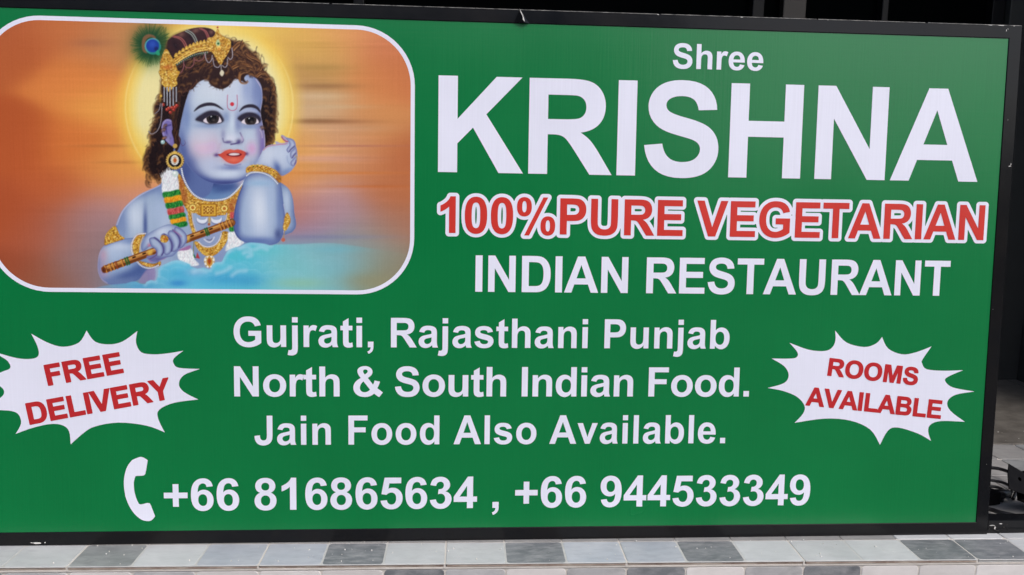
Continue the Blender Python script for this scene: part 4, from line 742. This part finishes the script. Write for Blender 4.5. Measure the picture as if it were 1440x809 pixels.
# cap with bead strings
cap = K1((498,250),(560,190),(640,150),(750,105),(850,80),(950,76),(1040,92),(1098,132),(1090,180),(1040,215),(900,285),(700,360),(570,450),(540,400),(505,330))
fill(cap, (62,38,40), .5); fade(mask(cap))
for c, rx, ry in [((670,165),5,4),((850,115),7,3.5),((1050,135),3,3),((600,300),4,9),((800,200),4,8)]: spot(K1(c)[0], rx, ry, (126,88,78) if c[1] < 200 else (44,28,34), .85, -25)
fade(None)
for o in (0, 18): beads(K1((565+o,195-o*.6),(640+o,215-o*.6),(690+o,260-o*.6),(722+o,322-o*.6)), .7, 1.7, (196,118,112), (96,48,50))
for o in (0, 20): beads(K1((725+o,122-o*.7),(790+o,160-o*.7),(830+o,215-o*.7),(852+o,268-o*.7)), .7, 1.7, (186,200,190), (70,70,66))
for o in (0, 20): beads(K1((905+o,90),(960+o,120),(990+o,170),(1005+o,215)), .7, 1.7, (190,112,110), (96,48,50))
# crown band
gold(K1((560,490),(640,430),(720,385),(820,325),(920,290),(1000,290),(1060,280),(1060,370),(980,370),(880,390),(780,430),(690,480),(610,540)), 1.2, (190,132,52))
stroke(K1((590,505),(680,440),(780,385),(880,345),(1000,325)), 1.2, (240,206,100), .9); stroke(K1((600,530),(690,470),(790,415),(890,375),(1010,355)), 1.0, (244,220,130), .9)
for i in range(9):
    t = i/8; x = 605+t*355; y = 430-t*165-30*math.sin(t*3.1)
    fill(K1((x-24,y+22),(x-16,y-16),(x+4,y-34),(x+20,y-8),(x+26,y+14)), (214,168,70), .4); disc(K1((x,y))[0], .8, (250,226,140))
for i in range(17):
    t = i/16; x = 612+t*380; y = 548-t*150-34*math.sin(t*3.1)
    stroke(K1((x,y-12),(x+3,y+16)), 1.1, (40,92,86), .95, smooth=False); disc(K1((x+10,y-8))[0], .7, (196,214,196), .9)
for p, c in [([(700,500),(700,570),(680,630),(640,665)], 0), ([(700,530),(730,580),(790,580),(830,530),(830,450)], 0), ([(840,485),(890,500),(950,470),(965,410)], 0), ([(970,400),(985,480),(1020,520),(1055,480),(1062,420)], 1), ([(1070,470),(1090,560),(1140,580),(1165,540)], 1), ([(1190,560),(1225,580),(1250,550),(1255,470)], 1), ([(1262,455),(1290,480),(1318,440),(1310,330)], 1)]:
    beads(K1(*p), .55, 1.35, (214,214,220) if c else (176,104,98), (80,60,70))
gold(K1((1130,96),(1165,160),(1220,200),(1290,240),(1296,320),(1250,420),(1210,480),(1168,548),(1110,470),(1070,400),(1000,350),(985,270),(1010,210),(1080,190)), 1.5, (206,160,62))
disc(K1((1130,75))[0], 1.3, (170,60,60)); fill(K1((1135,225),(1165,280),(1140,320),(1105,280)), (190,206,150), .4); disc(K1((1138,280))[0], 1.6, (46,100,60)); disc(K1((1148,335))[0], 3, (244,206,110)); disc(K1((1148,350))[0], 2.2, (226,160,72))
stroke(K1((1172,548),(1176,620)), .9, (220,220,220), .9, smooth=False); fill(K1((1184,612),(1212,650),(1186,694),(1156,655)), (222,214,186), .5)
# side ornament
fade(None)
gold(Z2((295,214),(335,270),(372,345),(376,395),(258,395),(248,350),(262,280)), 1.5, (200,154,58)); gold(Z2((250,380),(392,385),(394,415),(376,450),(382,490),(350,515),(320,548),(290,515),(258,485),(262,450),(244,415)), 1.5, (214,172,70))
spot(Z2((310,355))[0], 7, 3, (196,96,48), .6); spot(Z2((250,590))[0], 1.5, 8, (190,150,60), .8); disc(Z2((256,580))[0], 1.6, (220,180,80))
for x, yb in [(280,640),(303,665),(325,690),(350,670),(374,640)]:
    beads(Z2((x,515),(x+1,yb-14)), .8, 1.75, (206,212,222), (52,48,60)); 
for x, y in [(272,648),(302,686),(328,708),(354,688),(378,655),(316,676),(342,672),(364,668)]: disc(Z2((x,y))[0], 2.4, (150,52,44)); disc((Z2((x,y))[0][0]-.6, Z2((x,y))[0][1]-.7), 1.0, (224,110,90))
beads(K3((275,150),(272,230),(262,310),(235,370),(190,395),(165,370)), .6, 1.5, (190,186,196), (60,50,56)); beads(K3((262,150),(250,200),(215,232)), .55, 1.5, (180,176,190), (60,50,56))
disc(K3((281,460))[0], 3.0, (160,196,196)); disc((227.8, 198.8), 1.1, (236,244,244)); disc(K3((286,430))[0], 1.4, (170,120,80))
# ear ring
disc(K3((381,492))[0], 3.2, (200,164,84)); disc(K3((380,610))[0], 12.8, (150,112,50)); disc(K3((380,610))[0], 11.6, (214,180,96)); disc(K3((380,612))[0], 9.2, (40,34,30))
for k in range(46):
    a = k/46*6.283; disc((180+380/5.782+12.1*math.cos(a), 120+610/5.782+12.1*math.sin(a)), .55, (98,66,30) if k % 2 else (246,224,150))
for k in range(14):
    a = k/14*6.283; c = K3((379,607))[0]; disc((c[0]+4.6*math.cos(a), c[1]+6*math.sin(a)), 1.3, (232,232,226))
disc(K3((379,607))[0], 4.3, (222,206,176)); fill(K3((380,588),(394,608),(380,628),(366,608)), (190,96,44), .5); disc(K3((378,545))[0], 2.4, (226,190,96)); disc(K3((382,670))[0], 2.2, (206,170,80))
# ------------------------------------------------ necklaces and garland
gold(K6((245,120),(275,140),(330,250),(400,345),(480,400),(580,428),(700,428),(800,402),(880,345),(960,255),(1010,170),(1000,250),(940,370),(900,460),(870,560),(800,580),(690,590),(500,590),(440,560),(370,570),(330,500),(280,420),(250,280)), 1.5, (200,150,64))
for x, y, c in [(290,200,0),(280,260,0),(300,320,0),(320,380,0),(310,430,0),(880,430,0),(840,480,0),(870,520,0)]: spot(K6((x,y))[0], 4, 5, (160,80,52), .6)
for c in [(410,500),(770,510)]: 
    disc(K6(c)[0], 5.2, (150,110,40)); disc(K6(c)[0], 4.4, (232,200,100)); disc(K6(c)[0], 2.2, (186,110,50)); 
    for k in range(8): disc((K6(c)[0][0]+3.5*math.cos(k*.785), K6(c)[0][1]+3.5*math.sin(k*.785)), .8, (250,236,160))
fill(K6((500,455),(682,455),(682,602),(500,602)), (150,96,30), .4, smooth=False); fill(K6((510,465),(672,465),(672,592),(510,592)), (222,176,70), .4, smooth=False); fill(K6((530,482),(652,482),(652,574),(530,574)), (172,116,44), .4, smooth=False)
for i in range(6):
    for j in range(5): disc(K6((540+i*20,490+j*18))[0], .75, (244,216,120) if (i+j) % 2 else (140,90,36))
disc(K6((590,525))[0], 2.4, (240,204,100)); disc(K6((590,525))[0], 1.2, (150,90,40))
beads(K6((282,60),(302,150),(342,240),(402,330),(482,388),(582,413),(700,413),(800,392),(880,335),(960,245),(1028,150)), 1.15, 2.5, (232,236,242), (120,130,170))
# moon-shaped pieces
for x in (520, 682):
    fill(K6((x-62,618),(x-40,636),(x,645),(x+40,634),(x+60,612),(x+66,650),(x+40,684),(x,694),(x-44,680),(x-68,648)), (120,124,170), .8, .8); fill(K6((x-60,614),(x-38,632),(x,640),(x+38,630),(x+56,610),(x+58,644),(x+34,672),(x,680),(x-38,670),(x-62,644)), (224,230,244), .5)
spot(K6((600,640))[0], 2, 6, (206,166,80), .9); disc(K6((596,690))[0], 1.8, (176,90,60))
# lower necklace
for side in [[(120,0),(130,80),(150,150),(175,220)], [(530,0),(520,60),(505,110)]]: gold([(x-2.6, y) for x, y in K7(*side)]+[(x+2.6, y) for x, y in K7(*side)][::-1], 1.6, (206,160,70), smooth=False); beads([(x+(3.6 if side[0][0] < 300 else -3.6), y) for x, y in K7(*side)], .7, 1.7, (230,230,236), (130,120,140))
gold(K7((175,290),(215,300),(250,330),(320,350),(390,325),(435,270),(460,190),(520,195),(515,260),(480,330),(430,390),(380,430),(330,446),(270,430),(215,380),(180,330)), 1.5, (204,158,62))
beads(K7((215,295),(260,335),(320,345),(385,322),(430,265),(450,200)), .85, 1.9, (236,236,240), (130,130,150)); stroke(K7((270,265),(300,290),(330,296),(355,280),(375,245)), 1.6, (216,218,232), .9); stroke(K7((300,268),(330,276),(352,262)), 1.0, (90,80,110), .8)
fill(K7((325,436),(372,455),(378,500),(352,545),(322,560),(292,545),(270,500),(278,455)), (228,220,200), .6)
for k in range(16):
    a = k/16*6.283; disc((250+325/7.353+6.4*math.cos(a), 300+500/7.353+7.6*math.sin(a)), 1.0, (246,244,232) if k % 2 else (190,150,80))
fill(K7((325,445),(355,475),(355,520),(325,548),(297,520),(297,475)), (204,150,64), .5); fill(K7((325,462),(343,490),(325,530),(307,490)), (170,76,34), .5)
stroke(K7((165,250),(160,420)), 1.1, (130,120,60), .9, smooth=False); fill(K7((158,405),(188,460),(138,462)), (30,110,72), .4, smooth=False); fill(K7((200,400),(228,468),(184,460)), (176,64,72), .4, smooth=False)
# garland bands (left) and white parts
def petals(pts, cols, dens, r=1.0):
    M = mask(pts, .9); w, m = fill(pts, cols[0], 1.0); keep = CLIP; fade(M if keep is None else M*keep); A = np.array(pts)
    for k in range(int((A[:, 0].ptp() if hasattr(A[:, 0], 'ptp') else np.ptp(A[:, 0]))*np.ptp(A[:, 1])*.5*dens)):
        x, y = rs.uniform(A[:, 0].min(), A[:, 0].max()), rs.uniform(A[:, 1].min(), A[:, 1].max()); a = rs.uniform(-.6, .6)
        stroke([(x, y), (x+2.4*math.sin(a), y-2.4*math.cos(a))], r, cols[1+rs.randint(len(cols)-1)], .8, w1=.4, smooth=False)
    fade(keep)
WH = [(226,232,236), (248,250,250), (200,212,220), (238,242,244), (255,255,255), (212,200,212)]
GR = [(24,110,48), (60,160,70), (16,84,40), (90,180,80)]; YE = [(226,152,34), (244,196,60), (214,120,40), (250,180,40)]; RD = [(196,84,84), (224,120,110), (170,60,60)]
petals(K6((58,170),(90,110),(140,75),(200,95),(236,150),(250,300),(150,320),(72,335),(60,250)), WH, 1)
for k in range(26):
    x = 226+rs.uniform(0, 22); y = 250-9*math.sin((x-226)/22*3.1); stroke([(x, y), (x+rs.uniform(-2.5, 1.5), y-rs.uniform(3, 7))], 1.1, (232,238,240), .85, w1=.4, smooth=False)
disc(K6((213,115))[0], 4.4, (206,222,216)); disc(K6((205,105))[0], 1.8, (244,250,246))
for y0, y1, cc, s0, s1 in [(330,392,GR,0,.05),(392,455,YE,.05,.1),(455,515,GR,.1,.2),(520,590,RD,.25,.3),(590,640,GR,.3,.35),(640,690,YE,.4,.5),(690,740,GR,.8,.9)]:
    x0 = 72+(y0-330)*.22; wd = 180-(y0-330)*.0
    petals(K6((x0+s0*40,y0),(x0+wd*.5,y0-14),(x0+wd,y0-34),(x0+wd+16,y1-36),(x0+wd*.5+14,y1-12),(x0+14+s1*40,y1)), cc, 1.1)
petals(K5((880,400),(960,350),(1030,380),(1050,470),(1100,530),(1000,540),(900,480)), WH, 1); petals(K7((520,200),(580,190),(640,250),(680,300),(600,350),(520,380),(490,380),(515,290)), WH, 1)
for x, y0, cc in [(560,150,GR),(570,20,RD),(575,90,GR)]: petals(K7((x-32,y0-25),(x+12,y0-30),(x+25,y0+25),(x-22,y0+35)), cc, 1.2)
# ------------------------------------------------ right arm and hand
ra = Z1((704,458),(688,490),(674,530),(665,575),(666,615),(684,642),(730,656),(786,652),(806,620),(812,580),(806,540),(800,490),(790,465),(750,450))
fill(ra, (158,178,216), .6); fade(mask(ra, .6)); rim(ra, (84, 100, 170), 13, .95)
spot(Z1((738,555))[0], 15, 40, (214,224,242), 1, -3); spot(Z1((672,590))[0], 5, 34, (86,104,176), .9); spot(Z1((730,645))[0], 30, 6, (92,114,184), .85); spot(Z1((795,560))[0], 5, 34, (112,134,194), .8); spot(Z1((790,625))[0], 5, 8, (76,88,150), .8); spot(Z1((770,520))[0], 6, 28, (172,192,228), .6); spot(Z1((735,480))[0], 22, 5, (150,186,226), .7)
fade(None)
stroke(Z1((690,488),(675,528),(666,575),(667,615),(684,641)), 1.2, (64,70,130), .7, soft=.6); stroke(Z1((806,540),(812,580),(806,620)), .9, (206,200,226), .7)
hand = K4((240,560),(290,490),(330,420),(355,365),(400,322),(450,302),(520,292),(510,262),(535,262),(580,280),(640,275),(620,245),(588,210),(590,178),(625,190),(665,215),(715,225),(752,255),(768,310),(782,370),(788,440),(782,510),(752,575),(700,636),(640,676),(585,690),(520,640),(400,580))
fill(hand, (180,194,224), .5); fade(mask(hand, .6)); rim(hand, (118, 132, 192), 7, .8)
spot(K4((430,420))[0], 18, 16, (208,218,238), .95); spot(K4((600,420))[0], 13, 15, (202,214,238), .9); spot(K4((540,600))[0], 5, 10, (84,104,176), .9, -20); spot(K4((650,640))[0], 14, 5, (120,142,200), .8, -30); spot(K4((710,500))[0], 8, 12, (176,192,226), .8); spot(K4((640,250))[0], 5, 3, (206,140,160), .6); spot(K4((610,210))[0], 2.5, 4, (200,160,180), .6)
fade(None)
stroke(K4((360,370),(402,330),(460,312),(540,300),(620,294),(660,284)), 1.0, (206,120,140), .85, soft=.5); stroke(K4((592,200),(615,235),(650,258),(675,256)), 1.6, (176,84,100), .85, soft=.5); stroke(K4((525,268),(570,282),(620,282)), 1.0, (222,170,180), .7)

for q in [[(648,215),(715,225),(752,255),(768,305),(748,342),(706,370),(676,402),(652,360),(688,305),(678,260)], [(766,322),(782,370),(780,418),(746,448),(718,476),(698,440),(704,390),(745,350)], [(786,442),(780,510),(752,566),(716,566),(702,524),(730,486),(765,446)]]:
    fill(K4(*q), (184,196,226), .5); keep_ = CLIP; fade(mask(K4(*q), .5)); rim(K4(*q), (110,116,182), 4.5, .95); fade(keep_)
stroke(K4((690,385),(715,350),(752,318)), 1.6, (92,90,150), .85, soft=.6); stroke(K4((728,465),(745,430),(768,405)), 1.6, (96,86,142), .85, soft=.6); stroke(K4((755,545),(768,520),(770,500)), 1.4, (110,80,130), .8); stroke(K4((660,440),(665,500),(700,560)), 1.0, (130,146,200), .5, soft=.8); stroke(K4((768,440),(786,470),(786,500)), 1.6, (206,170,90), .7)
# bangle on the wrist
gold(K4((148,590),(200,560),(280,552),(360,560),(440,585),(520,625),(572,690),(582,760),(562,780),(520,740),(450,680),(370,645),(280,632),(200,640),(150,655),(138,625)), 1.5, (206,158,56))
for x, y in [(190,588),(235,574),(285,570),(336,574),(392,590),(444,606),(490,640)]: disc(K4((x,y))[0], .9, (60,90,40) if x % 2 else (150,60,60)); disc(K4((x,y-18))[0], .9, (248,220,110))
spot(K4((550,720))[0], 4, 6, (140,76,40), .7)
beads(K4((150,690),(200,655),(280,648),(360,660),(440,695),(500,745),(545,800)), .95, 2.0, (228,234,242), (130,140,170))
# armlets
gold(K5((230,130),(262,180),(285,225),(330,258),(260,285),(180,310),(125,325),(130,240),(165,180)), 1.5, (214,166,56)); gold(K7((1128,-10),(1150,20),(1165,70),(1145,130),(1110,180),(1085,150),(1095,90),(1105,30)), 1.5, (206,158,60)); stroke(K7((1100,180),(1092,250)), 1, (190,150,80), .9, smooth=False); disc(K7((1088,272))[0], 2.8, (196,110,90))
gold(K5((425,270),(470,225),(545,208),(520,260),(490,330),(480,400),(500,430),(440,440),(415,380),(412,310)), 1.5, (204,160,60)); beads(K5((545,208),(470,216),(425,262),(402,330),(408,400),(425,440)), .95, 2.1, (232,232,236), (140,130,150)); beads(K5((520,240),(498,300),(490,370),(505,410)), .6, 1.5, (230,226,216), (150,120,90))
gold(K5((480,490),(560,510),(640,520),(700,495),(700,535),(640,555),(560,550),(490,520)), 1.5, (170,116,56)); beads(K5((460,500),(510,545),(570,565),(630,558),(690,530)), 1.0, 2.2, (226,230,238), (120,120,160))
# flute
F0, F1 = np.array(K5((135,575))[0]), np.array(K7((555,95))[0]); fd = (F1-F0)/np.hypot(*(F1-F0)); fn = np.array((-fd[1], fd[0])); FL = np.hypot(*(F1-F0))
def fl(s, t): return tuple(F0+fd*s*FL+fn*t)
for t, c, wd in [(0,(104,54,26),10.4),(0,(150,92,46),9.0),(-1.6,(186,128,66),4.2),(-2.4,(214,164,96),1.5),(2.6,(112,62,32),2.4)]: stroke([fl(.0, t), fl(1, t)], wd, c, 1, smooth=False)
for s in (.22, .3, .5, .62, .68, .76, .83): stroke([fl(s, -1.8), fl(s+.018, -1.8)], 2.2, (56,30,20), .95, smooth=False)
for s in (.0, .035, .06, .085, .13, .91, .935, .965, .99):
    stroke([fl(s, -5.2), fl(s, 5.2)], 1.8, (206,142,66) if s not in (.085,) else (150,70,40), .95, smooth=False); stroke([fl(s+.009, -5), fl(s+.009, 5)], .8, (90,44,24), .9, smooth=False)
fill([fl(-.012, -4.6), fl(.004, 0), fl(-.012, 4.6), fl(-.03, 3), fl(-.03, -3)], (120,62,34), .5); spot(fl(-.018, .5), 1.6, 2.6, (70,34,22), .8)
for s in (.16, .178, .795, .81): stroke([fl(s, -5.6), fl(s, 5.6)], 1.5, (28,110,56), .95, smooth=False); stroke([fl(s+.006, -5.6), fl(s+.006, 5)], .7, (20,70,40), .9, smooth=False)
for s in (.345, .36, .655): spot(fl(s, 0), 2.4, 4, (226,184,84), .85)
# hand holding it
hb = K5((545,250),(580,205),(660,160),(740,125),(800,112),(880,135),(940,180),(972,240),(968,300),(930,345),(900,370),(880,390),(830,440),(760,455),(700,480),(640,500),(590,480),(560,450),(650,420),(655,380),(600,340),(540,380),(510,380),(505,320))
fill(K5((560,440),(640,440),(760,420),(900,370),(1000,330),(1015,350),(980,378),(860,395),(760,460),(690,490),(600,500)), (160,110,160), .8, .95)
fill(hb, (160,178,216), .5); fade(mask(hb, .6)); rim(hb, (92, 104, 172), 7, .8)
spot(K5((720,190))[0], 14, 8, (204,216,238), .95, -25); spot(K5((590,280))[0], 7, 7, (186,200,232), .8); spot(K5((590,330))[0], 3, 3, (196,120,140), .8); spot(K5((690,360))[0], 5, 8, (178,196,230), .9, -20); spot(K5((785,330))[0], 4.5, 9, (176,192,228), .9); spot(K5((860,280))[0], 4.5, 10, (180,196,230), .9, -20); spot(K5((930,230))[0], 5, 9, (176,192,228), .9, -30); spot(K5((660,470))[0], 12, 4, (98,96,166), .9)
for q in [[(858,138),(920,162),(970,220),(970,292),(930,348),(900,356),(910,300),(893,240),(845,182)], [(798,176),(850,188),(890,240),(906,300),(892,362),(848,396),(818,384),(828,330),(805,265),(776,214)], [(716,214),(762,214),(803,260),(822,330),(812,398),(770,430),(738,410),(736,345),(704,288)], [(586,262),(648,246),(702,288),(730,342),(734,404),(704,452),(652,436),(656,380),(604,334)]]:
    fill(K5(*q), (170,186,220), .5); keep_ = CLIP; fade(mask(K5(*q), .5)); rim(K5(*q), (92,98,168), 5, .95); fade(keep_)
fade(mask(hb, .6))
for q in [[(640,250),(700,300),(730,350),(732,400),(715,430)], [(740,215),(800,270),(822,330),(815,390)], [(830,170),(885,230),(905,290),(890,350)]]: stroke(K5(*q), 2.0, (84,78,146), .9, soft=.8)
stroke(K5((840,180),(880,205),(920,240)), 1.6, (186,120,150), .6, soft=.8); stroke(K5((590,470),(660,430),(655,385)), 1.6, (100,70,120), .8, soft=.8)
fade(None)
gold(K5((700,270),(715,225),(760,230),(785,265),(760,300),(715,295)), 2, (220,160,60)); disc(K5((742,262))[0], 1.5, (206,110,50))
# ------------------------------------------------ clouds
top = [(128,406),(150,401)]+K5((300,726),(345,722),(400,706),(450,706),(500,728),(545,730),(560,708),(605,690),(650,698),(676,640),(680,580),(720,540),(780,510),(840,488),(900,486),(960,506),(1010,530))+K7((130,545),(200,572),(262,562),(330,580),(360,530),(400,505),(452,500),(478,450),(520,385),(590,352),(640,345),(680,322),(740,302),(830,306),(900,316),(960,332),(1010,322),(1110,320),(1260,318))+[(470,342),(540,352),(590,360)]
cl = top+[(590,430),(120,430)]
w, m = cover(spline(top, False, 4)+[(590,430),(120,430)], .9)
X, Y = xx[w], yy[w]
def ramp(x, xs, cs): return np.stack([np.interp(x, xs, [c[i] for c in cs]) for i in range(3)], -1).astype(np.float32)
C = ramp(X, [140,200,250,300,350,400,440,480,540], [(120,160,200),(104,180,220),(112,198,230),(100,192,226),(98,192,220),(128,200,212),(142,200,202),(134,190,198),(144,154,134)])
pn = np.zeros(X.shape, np.float32)
for k in range(120):
    cx_, cy_, r_ = rs.uniform(150, 520), rs.uniform(345, 405), rs.uniform(6, 20); d_ = np.hypot(X-cx_, (Y-cy_)*1.3)/r_
    pn = np.maximum(pn*.995, np.where(d_ < 1, np.clip((cy_-Y)/r_+.2, 0, 1)*d_**3, 0)*np.interp(cx_, [150, 400, 520], [1, .9, .1]))
C += (np.array((178, 220, 240), np.float32)-C)*(pn*.38)[..., None]
al = m*np.interp(X, [120,190,380,430,520,580], [.5,1,1,.75,.35,.15])
IMG[w] += (C-IMG[w])*al[..., None]
full = np.zeros((AH, AW), np.float32); full[w] = m; fade(full)
for x, y, rx, ry, c, a in [(255,385,22,8,(70,170,222),.7),(320,392,40,9,(64,160,220),.7),(275,382,14,6,(150,190,230),.7),(300,372,20,7,(100,200,224),.6),(330,360,24,8,(80,196,212),.6),(370,352,30,8,(100,200,206),.5),(250,398,14,5,(60,140,220),.8),(200,402,20,3,(90,160,214),.7),
    (400,372,26,16,(128,196,196),.5),(420,398,40,8,(150,196,160),.6),(520,395,40,12,(150,146,112),.6),(470,350,40,6,(110,190,210),.4),(350,395,20,8,(70,160,214),.6)]: spot((x, y), rx, ry, c, a)
for q in [K5((680,640),(680,580),(720,540),(780,512),(840,492),(900,490),(960,510)), K7((330,582),(360,533),(402,508),(452,503),(480,450),(522,388)), K7((520,388),(590,356),(640,350),(684,325),(740,306),(830,310),(900,320),(960,336)), K7((680,410),(720,400),(760,430),(720,445)), K7((640,360),(720,350),(760,380)), K7((800,370),(860,350),(920,370)), K7((400,620),(470,600),(540,560)), K5((545,732),(562,710),(605,694),(650,700)), K7((160,600),(220,580),(290,600)), K7((560,640),(620,600),(700,590))]:
    stroke(q, 4.2, (176,214,238), .7, soft=3.0)
fade(None)
IMG = 128+(IMG-128)*1.05
cool = (IMG[..., 2] > IMG[..., 1]) & (IMG[..., 1] > IMG[..., 0]*.93)
IMG[..., 2] -= np.where(cool,   .2*(IMG[..., 2]-IMG[..., 1]), 0); IMG = np.clip(IMG + rs.randn(AH, AW, 1).astype(np.float32)*1.5, 0, 255)
# ------------------------------------------------------------------ the picture on the sign: rounded white border and the printed sheet inside it
PL, PR, PB, PT = -.757, -.0716, .4269, .8664; RAD = .095
def round_rect(l, r, b, t, rad, n=14):
    out = []
    for cx, cy, a0 in ((r-rad, t-rad, 0), (l+rad, t-rad, 90), (l+rad, b+rad, 180), (r-rad, b+rad, 270)):
        out += [(cx+rad*math.cos(math.radians(a0+90*k/n)), cy+rad*math.sin(math.radians(a0+90*k/n))) for k in range(n+1)]
    return out
bd = .0068
flat('picture_border', [[round_rect(PL, PR, PB, PT, RAD), round_rect(PL+bd, PR-bd, PB+bd, PT-bd, RAD-bd)]], M_WHITE, H1, 'white rounded border of the picture')
# art is drawn in image pixels; this homography takes board coordinates to them
BOARD_TO_IMAGE = np.array([[843.4377955, -33.1707814, 638.9980536], [26.6224420, -833.2443267, 759.9050794], [0.0475792199, -0.0631137762, 1.0]])
l, r, b, t = PL+bd, PR-bd, PB+bd, PT-bd; rad = RAD-bd
nu, nv = 780, 510
us = np.linspace(l, r, nu); vs_ = np.linspace(b, t, nv); U, Vv = np.meshgrid(us, vs_)
q = np.stack([U, Vv, np.ones_like(U)], -1) @ BOARD_TO_IMAGE.T; ax = (q[..., 0]/q[..., 2]-AX0)*AS-.5; ay = (q[..., 1]/q[..., 2]-AY0)*AS-.5
ax = np.clip(ax, 0, AW-1.001); ay = np.clip(ay, 0, AH-1.001); i = ax.astype(int); j = ay.astype(int); fx = (ax-i)[..., None]; fy = (ay-j)[..., None]
ink = (IMG[j, i]*(1-fx)*(1-fy)+IMG[j, i+1]*fx*(1-fy)+IMG[j+1, i]*(1-fx)*fy+IMG[j+1, i+1]*fx*fy)/255.0
ink = np.where(ink <= .04045, ink/12.92, ((ink+.055)/1.055)**2.4)*0.93
# pull the grid's corner nodes onto the rounded outline
dx = np.maximum(np.maximum(l+rad-U, U-(r-rad)), 0); dy = np.maximum(np.maximum(b+rad-Vv, Vv-(t-rad)), 0)
dd = np.hypot(dx, dy); inside = dd <= rad+1e-9; vid_ = -np.ones(U.shape, int)
cell = inside[:-1, :-1] | inside[1:, :-1] | inside[:-1, 1:] | inside[1:, 1:]
use = np.zeros(U.shape, bool); use[:-1, :-1] |= cell; use[1:, :-1] |= cell; use[:-1, 1:] |= cell; use[1:, 1:] |= cell
k = np.where(use & ~inside, rad/np.maximum(dd, 1e-9), 1.0)
cu = np.clip(U, l+rad, r-rad); cv = np.clip(Vv, b+rad, t-rad); U2 = cu+(U-cu)*k; V2 = cv+(Vv-cv)*k
vid_[use] = np.arange(use.sum()); co = np.stack([U2[use], np.full(use.sum(), -H1), V2[use]], -1)
jj, ii = np.nonzero(cell); quads = np.stack([vid_[jj, ii], vid_[jj, ii+1], vid_[jj+1, ii+1], vid_[jj+1, ii]], -1)
me = bpy.data.meshes.new('picture_print'); me.vertices.add(len(co)); me.vertices.foreach_set('co', co.astype(np.float32).ravel())
me.loops.add(quads.size); me.loops.foreach_set('vertex_index', quads.astype(np.int32).ravel()); me.polygons.add(len(quads))
me.polygons.foreach_set('loop_start', np.arange(0, quads.size, 4, dtype=np.int32)); me.update(calc_edges=True)
at = me.color_attributes.new('ink', 'FLOAT_COLOR', 'POINT'); at.data.foreach_set('color', np.concatenate([ink[use], np.ones((use.sum(), 1))], -1).astype(np.float32).ravel())
me.materials.append(M_PRINT); pic = link(bpy.data.objects.new('picture_print', me), panel)
pic['label'] = 'printed picture of a blue child with gold jewels, a feather and a flute above clouds'
# ------------------------------------------------------------------ cables and power supply beside the sign
G = 'black cables behind the lower right corner of the sign'
def cable(pts, r, label): o = tube('cable', pts, r, M_RUBBER); tag(o, label, 'cable', G); return o
cable([(1.00, .34, .006), (1.09, .31, .010), (1.15, .273, .020), (1.168, .259, .021), (1.172, .232, .022), (1.160, .199, .022), (1.135, .165, .016), (1.11, .14, .006)], .0035, 'thin black cable arching highest of the loops beside the sign')
cable([(.99, .25, .004), (1.07, .235, .010), (1.118, .223, .012), (1.138, .205, .012), (1.135, .18, .010), (1.11, .15, .006)], .003, 'thin black cable looping just under the highest cable beside the sign')
cable([(.98, .22, .004), (1.06, .21, .006), (1.105, .200, .008), (1.118, .185, .008), (1.11, .165, .006), (1.08, .13, .006)], .003, 'thin black cable lying lowest of the loops next to the power supply')
cable([(.96, .12, .006), (1.021, .091, .008), (1.036, .072, .009), (1.056, .056, .009), (1.085, .043, .008), (1.16, .045, .007), (1.3, .08, .006)], .0042, 'thick black cable running on the tiles just behind the steel bar')
cable([(.97, .06, .004), (1.02, .050, .005), (1.06, .040, .005), (1.12, .036, .005), (1.25, .05, .005)], .003, 'thin black cable squeezed between the steel bar and the thicker cable')
ps = tag(link(bpy.data.objects.new('power_supply', None)), 'black power supply box tilted on the cables right of the sign', 'power supply')
ps.location = (1.135, .090, .036); ps.rotation_euler = (math.radians(52), math.radians(20), math.radians(0))
bm = bmesh.new(); add_box(bm, -.055, .11, -.028, .028, -.010, .012, .002, 2); bm_obj('housing', bm, M_PLASTIC, ps)
bm = bmesh.new()
tab = [(-.092, -.022), (-.055, -.022), (-.055, .022), (-.088, .030), (-.092, .010)]; hole = [(-.066+.004*math.cos(a), .004*math.sin(a)+.006) for a in [2*math.pi*k/10 for k in range(10)]]
V, F = [], []
tr = tessellate_polygon([[Vector((x, y, 0)) for x, y in tab], [Vector((x, y, 0)) for x, y in hole]]); al_ = tab+hole
for z in (.0105, .0122): V += [(x, y, z) for x, y in al_]
n = len(al_); F += [tuple(t) for t in tr]+[tuple(n+q for q in t) for t in tr]; F += [(q, (q+1) % 5, n+(q+1) % 5, n+q) for q in range(5)]+[(5+q, 5+(q+1) % 10, n+5+(q+1) % 10, n+5+q) for q in range(10)]
mesh_obj('mounting_tab', V, F, M_PLASTIC, ps); bm.free()
for k in range(4):
    bm = bmesh.new(); add_box(bm, -.03+.03*k, -.018+.03*k, -.0285, .0285, -.0105, .0128, .001, 1); bm_obj('ridge', bm, M_PLASTIC, ps)
plug = tag(link(bpy.data.objects.new('cable_plug', None)), 'squat black plug and socket on the tiles between sign corner and power supply', 'plug')
plug.location = (1.06, .135, .014); plug.rotation_euler.z = math.radians(12)
bm = bmesh.new(); add_box(bm, -.045, .012, -.014, .014, -.013, .013, .004, 2); bm_obj('socket', bm, M_PLASTIC, plug)
bm = bmesh.new(); bmesh.ops.create_cone(bm, cap_ends=True, segments=16, radius1=.011, radius2=.008, depth=.03, matrix=Matrix.Translation((.027, 0, .002)) @ Matrix.Rotation(math.radians(90), 4, 'Y')); bm_obj('plug_body', bm, M_RUBBER, plug, True)
bm = bmesh.new(); bmesh.ops.create_cone(bm, cap_ends=True, segments=12, radius1=.006, radius2=.006, depth=.012, matrix=Matrix.Translation((-.018, -.006, .017))); bm_obj('screw_cap', bm, M_PLASTIC, plug, True)
